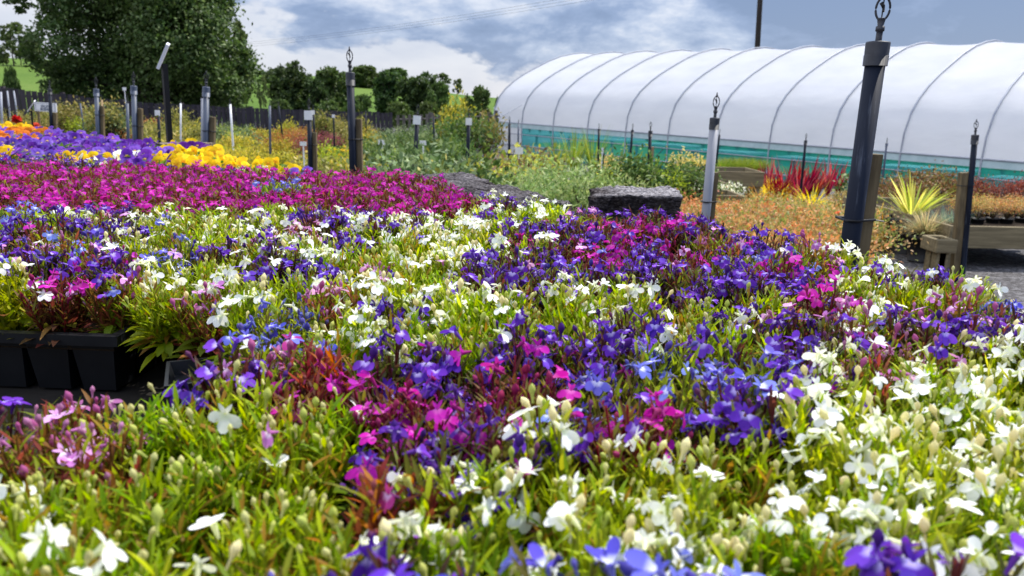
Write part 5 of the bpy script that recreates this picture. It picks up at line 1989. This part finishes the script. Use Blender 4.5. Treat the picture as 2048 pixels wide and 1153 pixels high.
YE, PU, LV, WH, DP, OR = (.84, .60, .015), (.14, .025, .36), (.27, .15, .58), (.84, .84, .80), (.10, .012, .22), (.75, .24, .02)
VIO = {
    "yellow": [viola_flower("viola_yellow", YE, YE, (.82, .55, .03), (.55, .28, .01), (.75, .4, .02), 40 + i) for i in range(4)],
    "purple": [viola_flower("viola_purple", PU, (.24, .08, .52), (.28, .10, .56), (.05, .01, .14), (.8, .6, .05), 50 + i) for i in range(4)],
    "lavender": [viola_flower("viola_lavender", (.17, .07, .46), LV, (.33, .20, .64), (.10, .03, .30), (.8, .6, .1), 60 + i) for i in range(4)],
    "white": [viola_flower("viola_white", WH, WH, (.84, .82, .62), (.5, .42, .1), (.8, .6, .05), 70 + i) for i in range(4)],
    "bicolour": [viola_flower("viola_bicolour", DP, (.62, .48, .06), YE, (.12, .02, .05), (.8, .5, .02), 80 + i) for i in range(4)],
    "dark purple": [viola_flower("viola_dark", DP, (.13, .015, .26), (.16, .02, .30), (.03, .005, .06), (.8, .6, .05), 90 + i) for i in range(3)],
    "orange": [viola_flower("viola_orange", OR, OR, (.78, .30, .03), (.40, .07, .02), (.8, .5, .02), 95 + i) for i in range(3)],
}
VG = [(.06, .11, .02), (.10, .16, .03), (.14, .20, .04)]
VFOL = []
for i in range(3):
    rr2 = np.random.default_rng(60 + i)
    mb = MB()
    n = 130
    th = rr2.uniform(0, 6.28, n)
    q = np.sqrt(rr2.uniform(0, 1, n))
    P = np.stack([np.cos(th) * q * .06, np.sin(th) * q * .06, .01 + .075 * (1 - .5 * q * q) * rr2.uniform(.3, 1, n)], 1)
    D = nrm(np.stack([np.cos(th), np.sin(th), rr2.uniform(.1, .9, n)], 1) + rr2.normal(0, .3, (n, 3)))
    mb.leaves(P, D, rand_dirs(n, 2, rr2), rr2.uniform(.02, .035, n), rr2.uniform(.010, .016, n), pal(VG, n, rr2), -.3, 3, None, .15)
    VFOL.append(mb.mesh("viola_leaves", "leaf"))
VBED = [(-.46, 1.88), (-.84, 2.30), (-1.27, 2.80), (-2.05, 3.52), (-2.7, 4.15), (-3.4, 4.2), (-3.4, 2.25), (-1.45, 2.14)]
VZ = [([(255, 318), (540, 290), (560, 390), (255, 390)], dict(yellow=1), "sunlit yellow viola in the group right of the mixed ones"),
      ([(-200, 262), (75, 255), (80, 276), (-200, 277)], dict(orange=1.6, yellow=.5, lavender=1), None),
      ([(-900, 250), (330, 255), (330, 298), (160, 298), (-900, 290)], dict(lavender=5, purple=4), None),
      ([(230, 296), (330, 296), (330, 335), (230, 330)], dict(purple=3, white=2, yellow=1, lavender=1), None),
      ([(-900, 284), (400, 284), (400, 420), (-900, 420)], dict(yellow=6, white=1.8, bicolour=1.5, **{"dark purple": 2}, lavender=1), None)]
VLAB = {"yellow": "clear yellow viola in the viola trays behind the magenta lobelia", "purple": "purple viola in the back viola trays", "lavender": "lavender purple viola in the back viola trays", "white": "white viola with yellow eye in the mixed viola trays",
        "bicolour": "yellow and maroon two tone viola in the mixed viola trays", "dark purple": "deep dark purple viola in the mixed viola trays", "orange": "orange viola at the far left back of the viola trays"}
nv = 0
y = 1.93
while y < 4.3:
    step = .088 + .012 * (y - 1.9)
    x = -.80 * y
    while x < -.5:
        X, Yy = x + r.uniform(-.25, .25) * step, y + r.uniform(-.25, .25) * step
        if inpoly(X, Yy, VBED):
            px, py = proj((X, Yy, FLOWER_Z))
            mix = VZ[-1][1]
            for poly, mm, _l in VZ:
                if inpoly(px + r.gauss(0, 5), py + r.gauss(0, 2), poly):
                    mix = mm
                    break
            k = r.choices(list(mix), list(mix.values()))[0]
            root = thing("viola_plant", VLAB[k], "viola", (X, Yy, RIM_Z - .012), (0, 0, 0), k + " violas", r.uniform(.92, 1.1))
            obj("foliage", r.choice(VFOL), root, None, (0, 0, r.uniform(0, 6.28)), (step / .1,) * 2 + (.75,))
            for i in range(r.randint(8, 12)):
                a, q = r.uniform(0, 6.28), math.sqrt(r.random()) * step * .62
                fa = r.gauss(-math.pi / 2, 1.0)
                obj("flower", r.choice(VIO[k]), root, (q * math.cos(a), q * math.sin(a), .022 + r.uniform(-.012, .016)), (r.uniform(-.2, .2), r.uniform(-.2, .2), fa), r.uniform(.75, 1.0) * (.95 + .06 * (y - 1.9)))
            nv += 1
        x += step
    y += step * .95
print("VIOLAS", nv)
for (cx, cy, w, d, lab) in ((-1.15, 2.36, .62, .36, "black tray under the yellow violas"), (-1.9, 2.40, .80, .40, "black tray under the mixed violas"), (-1.75, 2.9, .60, .50, "black tray under the purple violas"), (-2.5, 2.9, .80, .55, "black tray under the lavender violas at the far left"), (-2.6, 3.6, .90, .60, "black tray under the rearmost violas")):
    tray(cx, cy, w, d, 0, lab)

# black pots standing beyond the violas on the left
for i, (px, py, Y) in enumerate(((135, 282, 16.6), (152, 280, 16.4), (172, 282, 16.2), (207, 288, 15.6), (222, 290, 15.4), (237, 288, 15.6))):
    p = at(px, py, Y)
    k = ["buff_shrub", "olive_shrub", "lime_shrub", "grey_green_shrub", "olive_shrub", "grey_green_shrub"][i]
    s = 1.05
    p.z = float(ground_z(p.x, p.y)) + .24
    put_mesh_plant("potted_shrub", SHRUB[k], p.x, p.y, s, "shrub in a black pot on the paving beyond the purple violas", "potted shrub", "shrubs in black pots beyond the purple violas", p.z, 1.7)
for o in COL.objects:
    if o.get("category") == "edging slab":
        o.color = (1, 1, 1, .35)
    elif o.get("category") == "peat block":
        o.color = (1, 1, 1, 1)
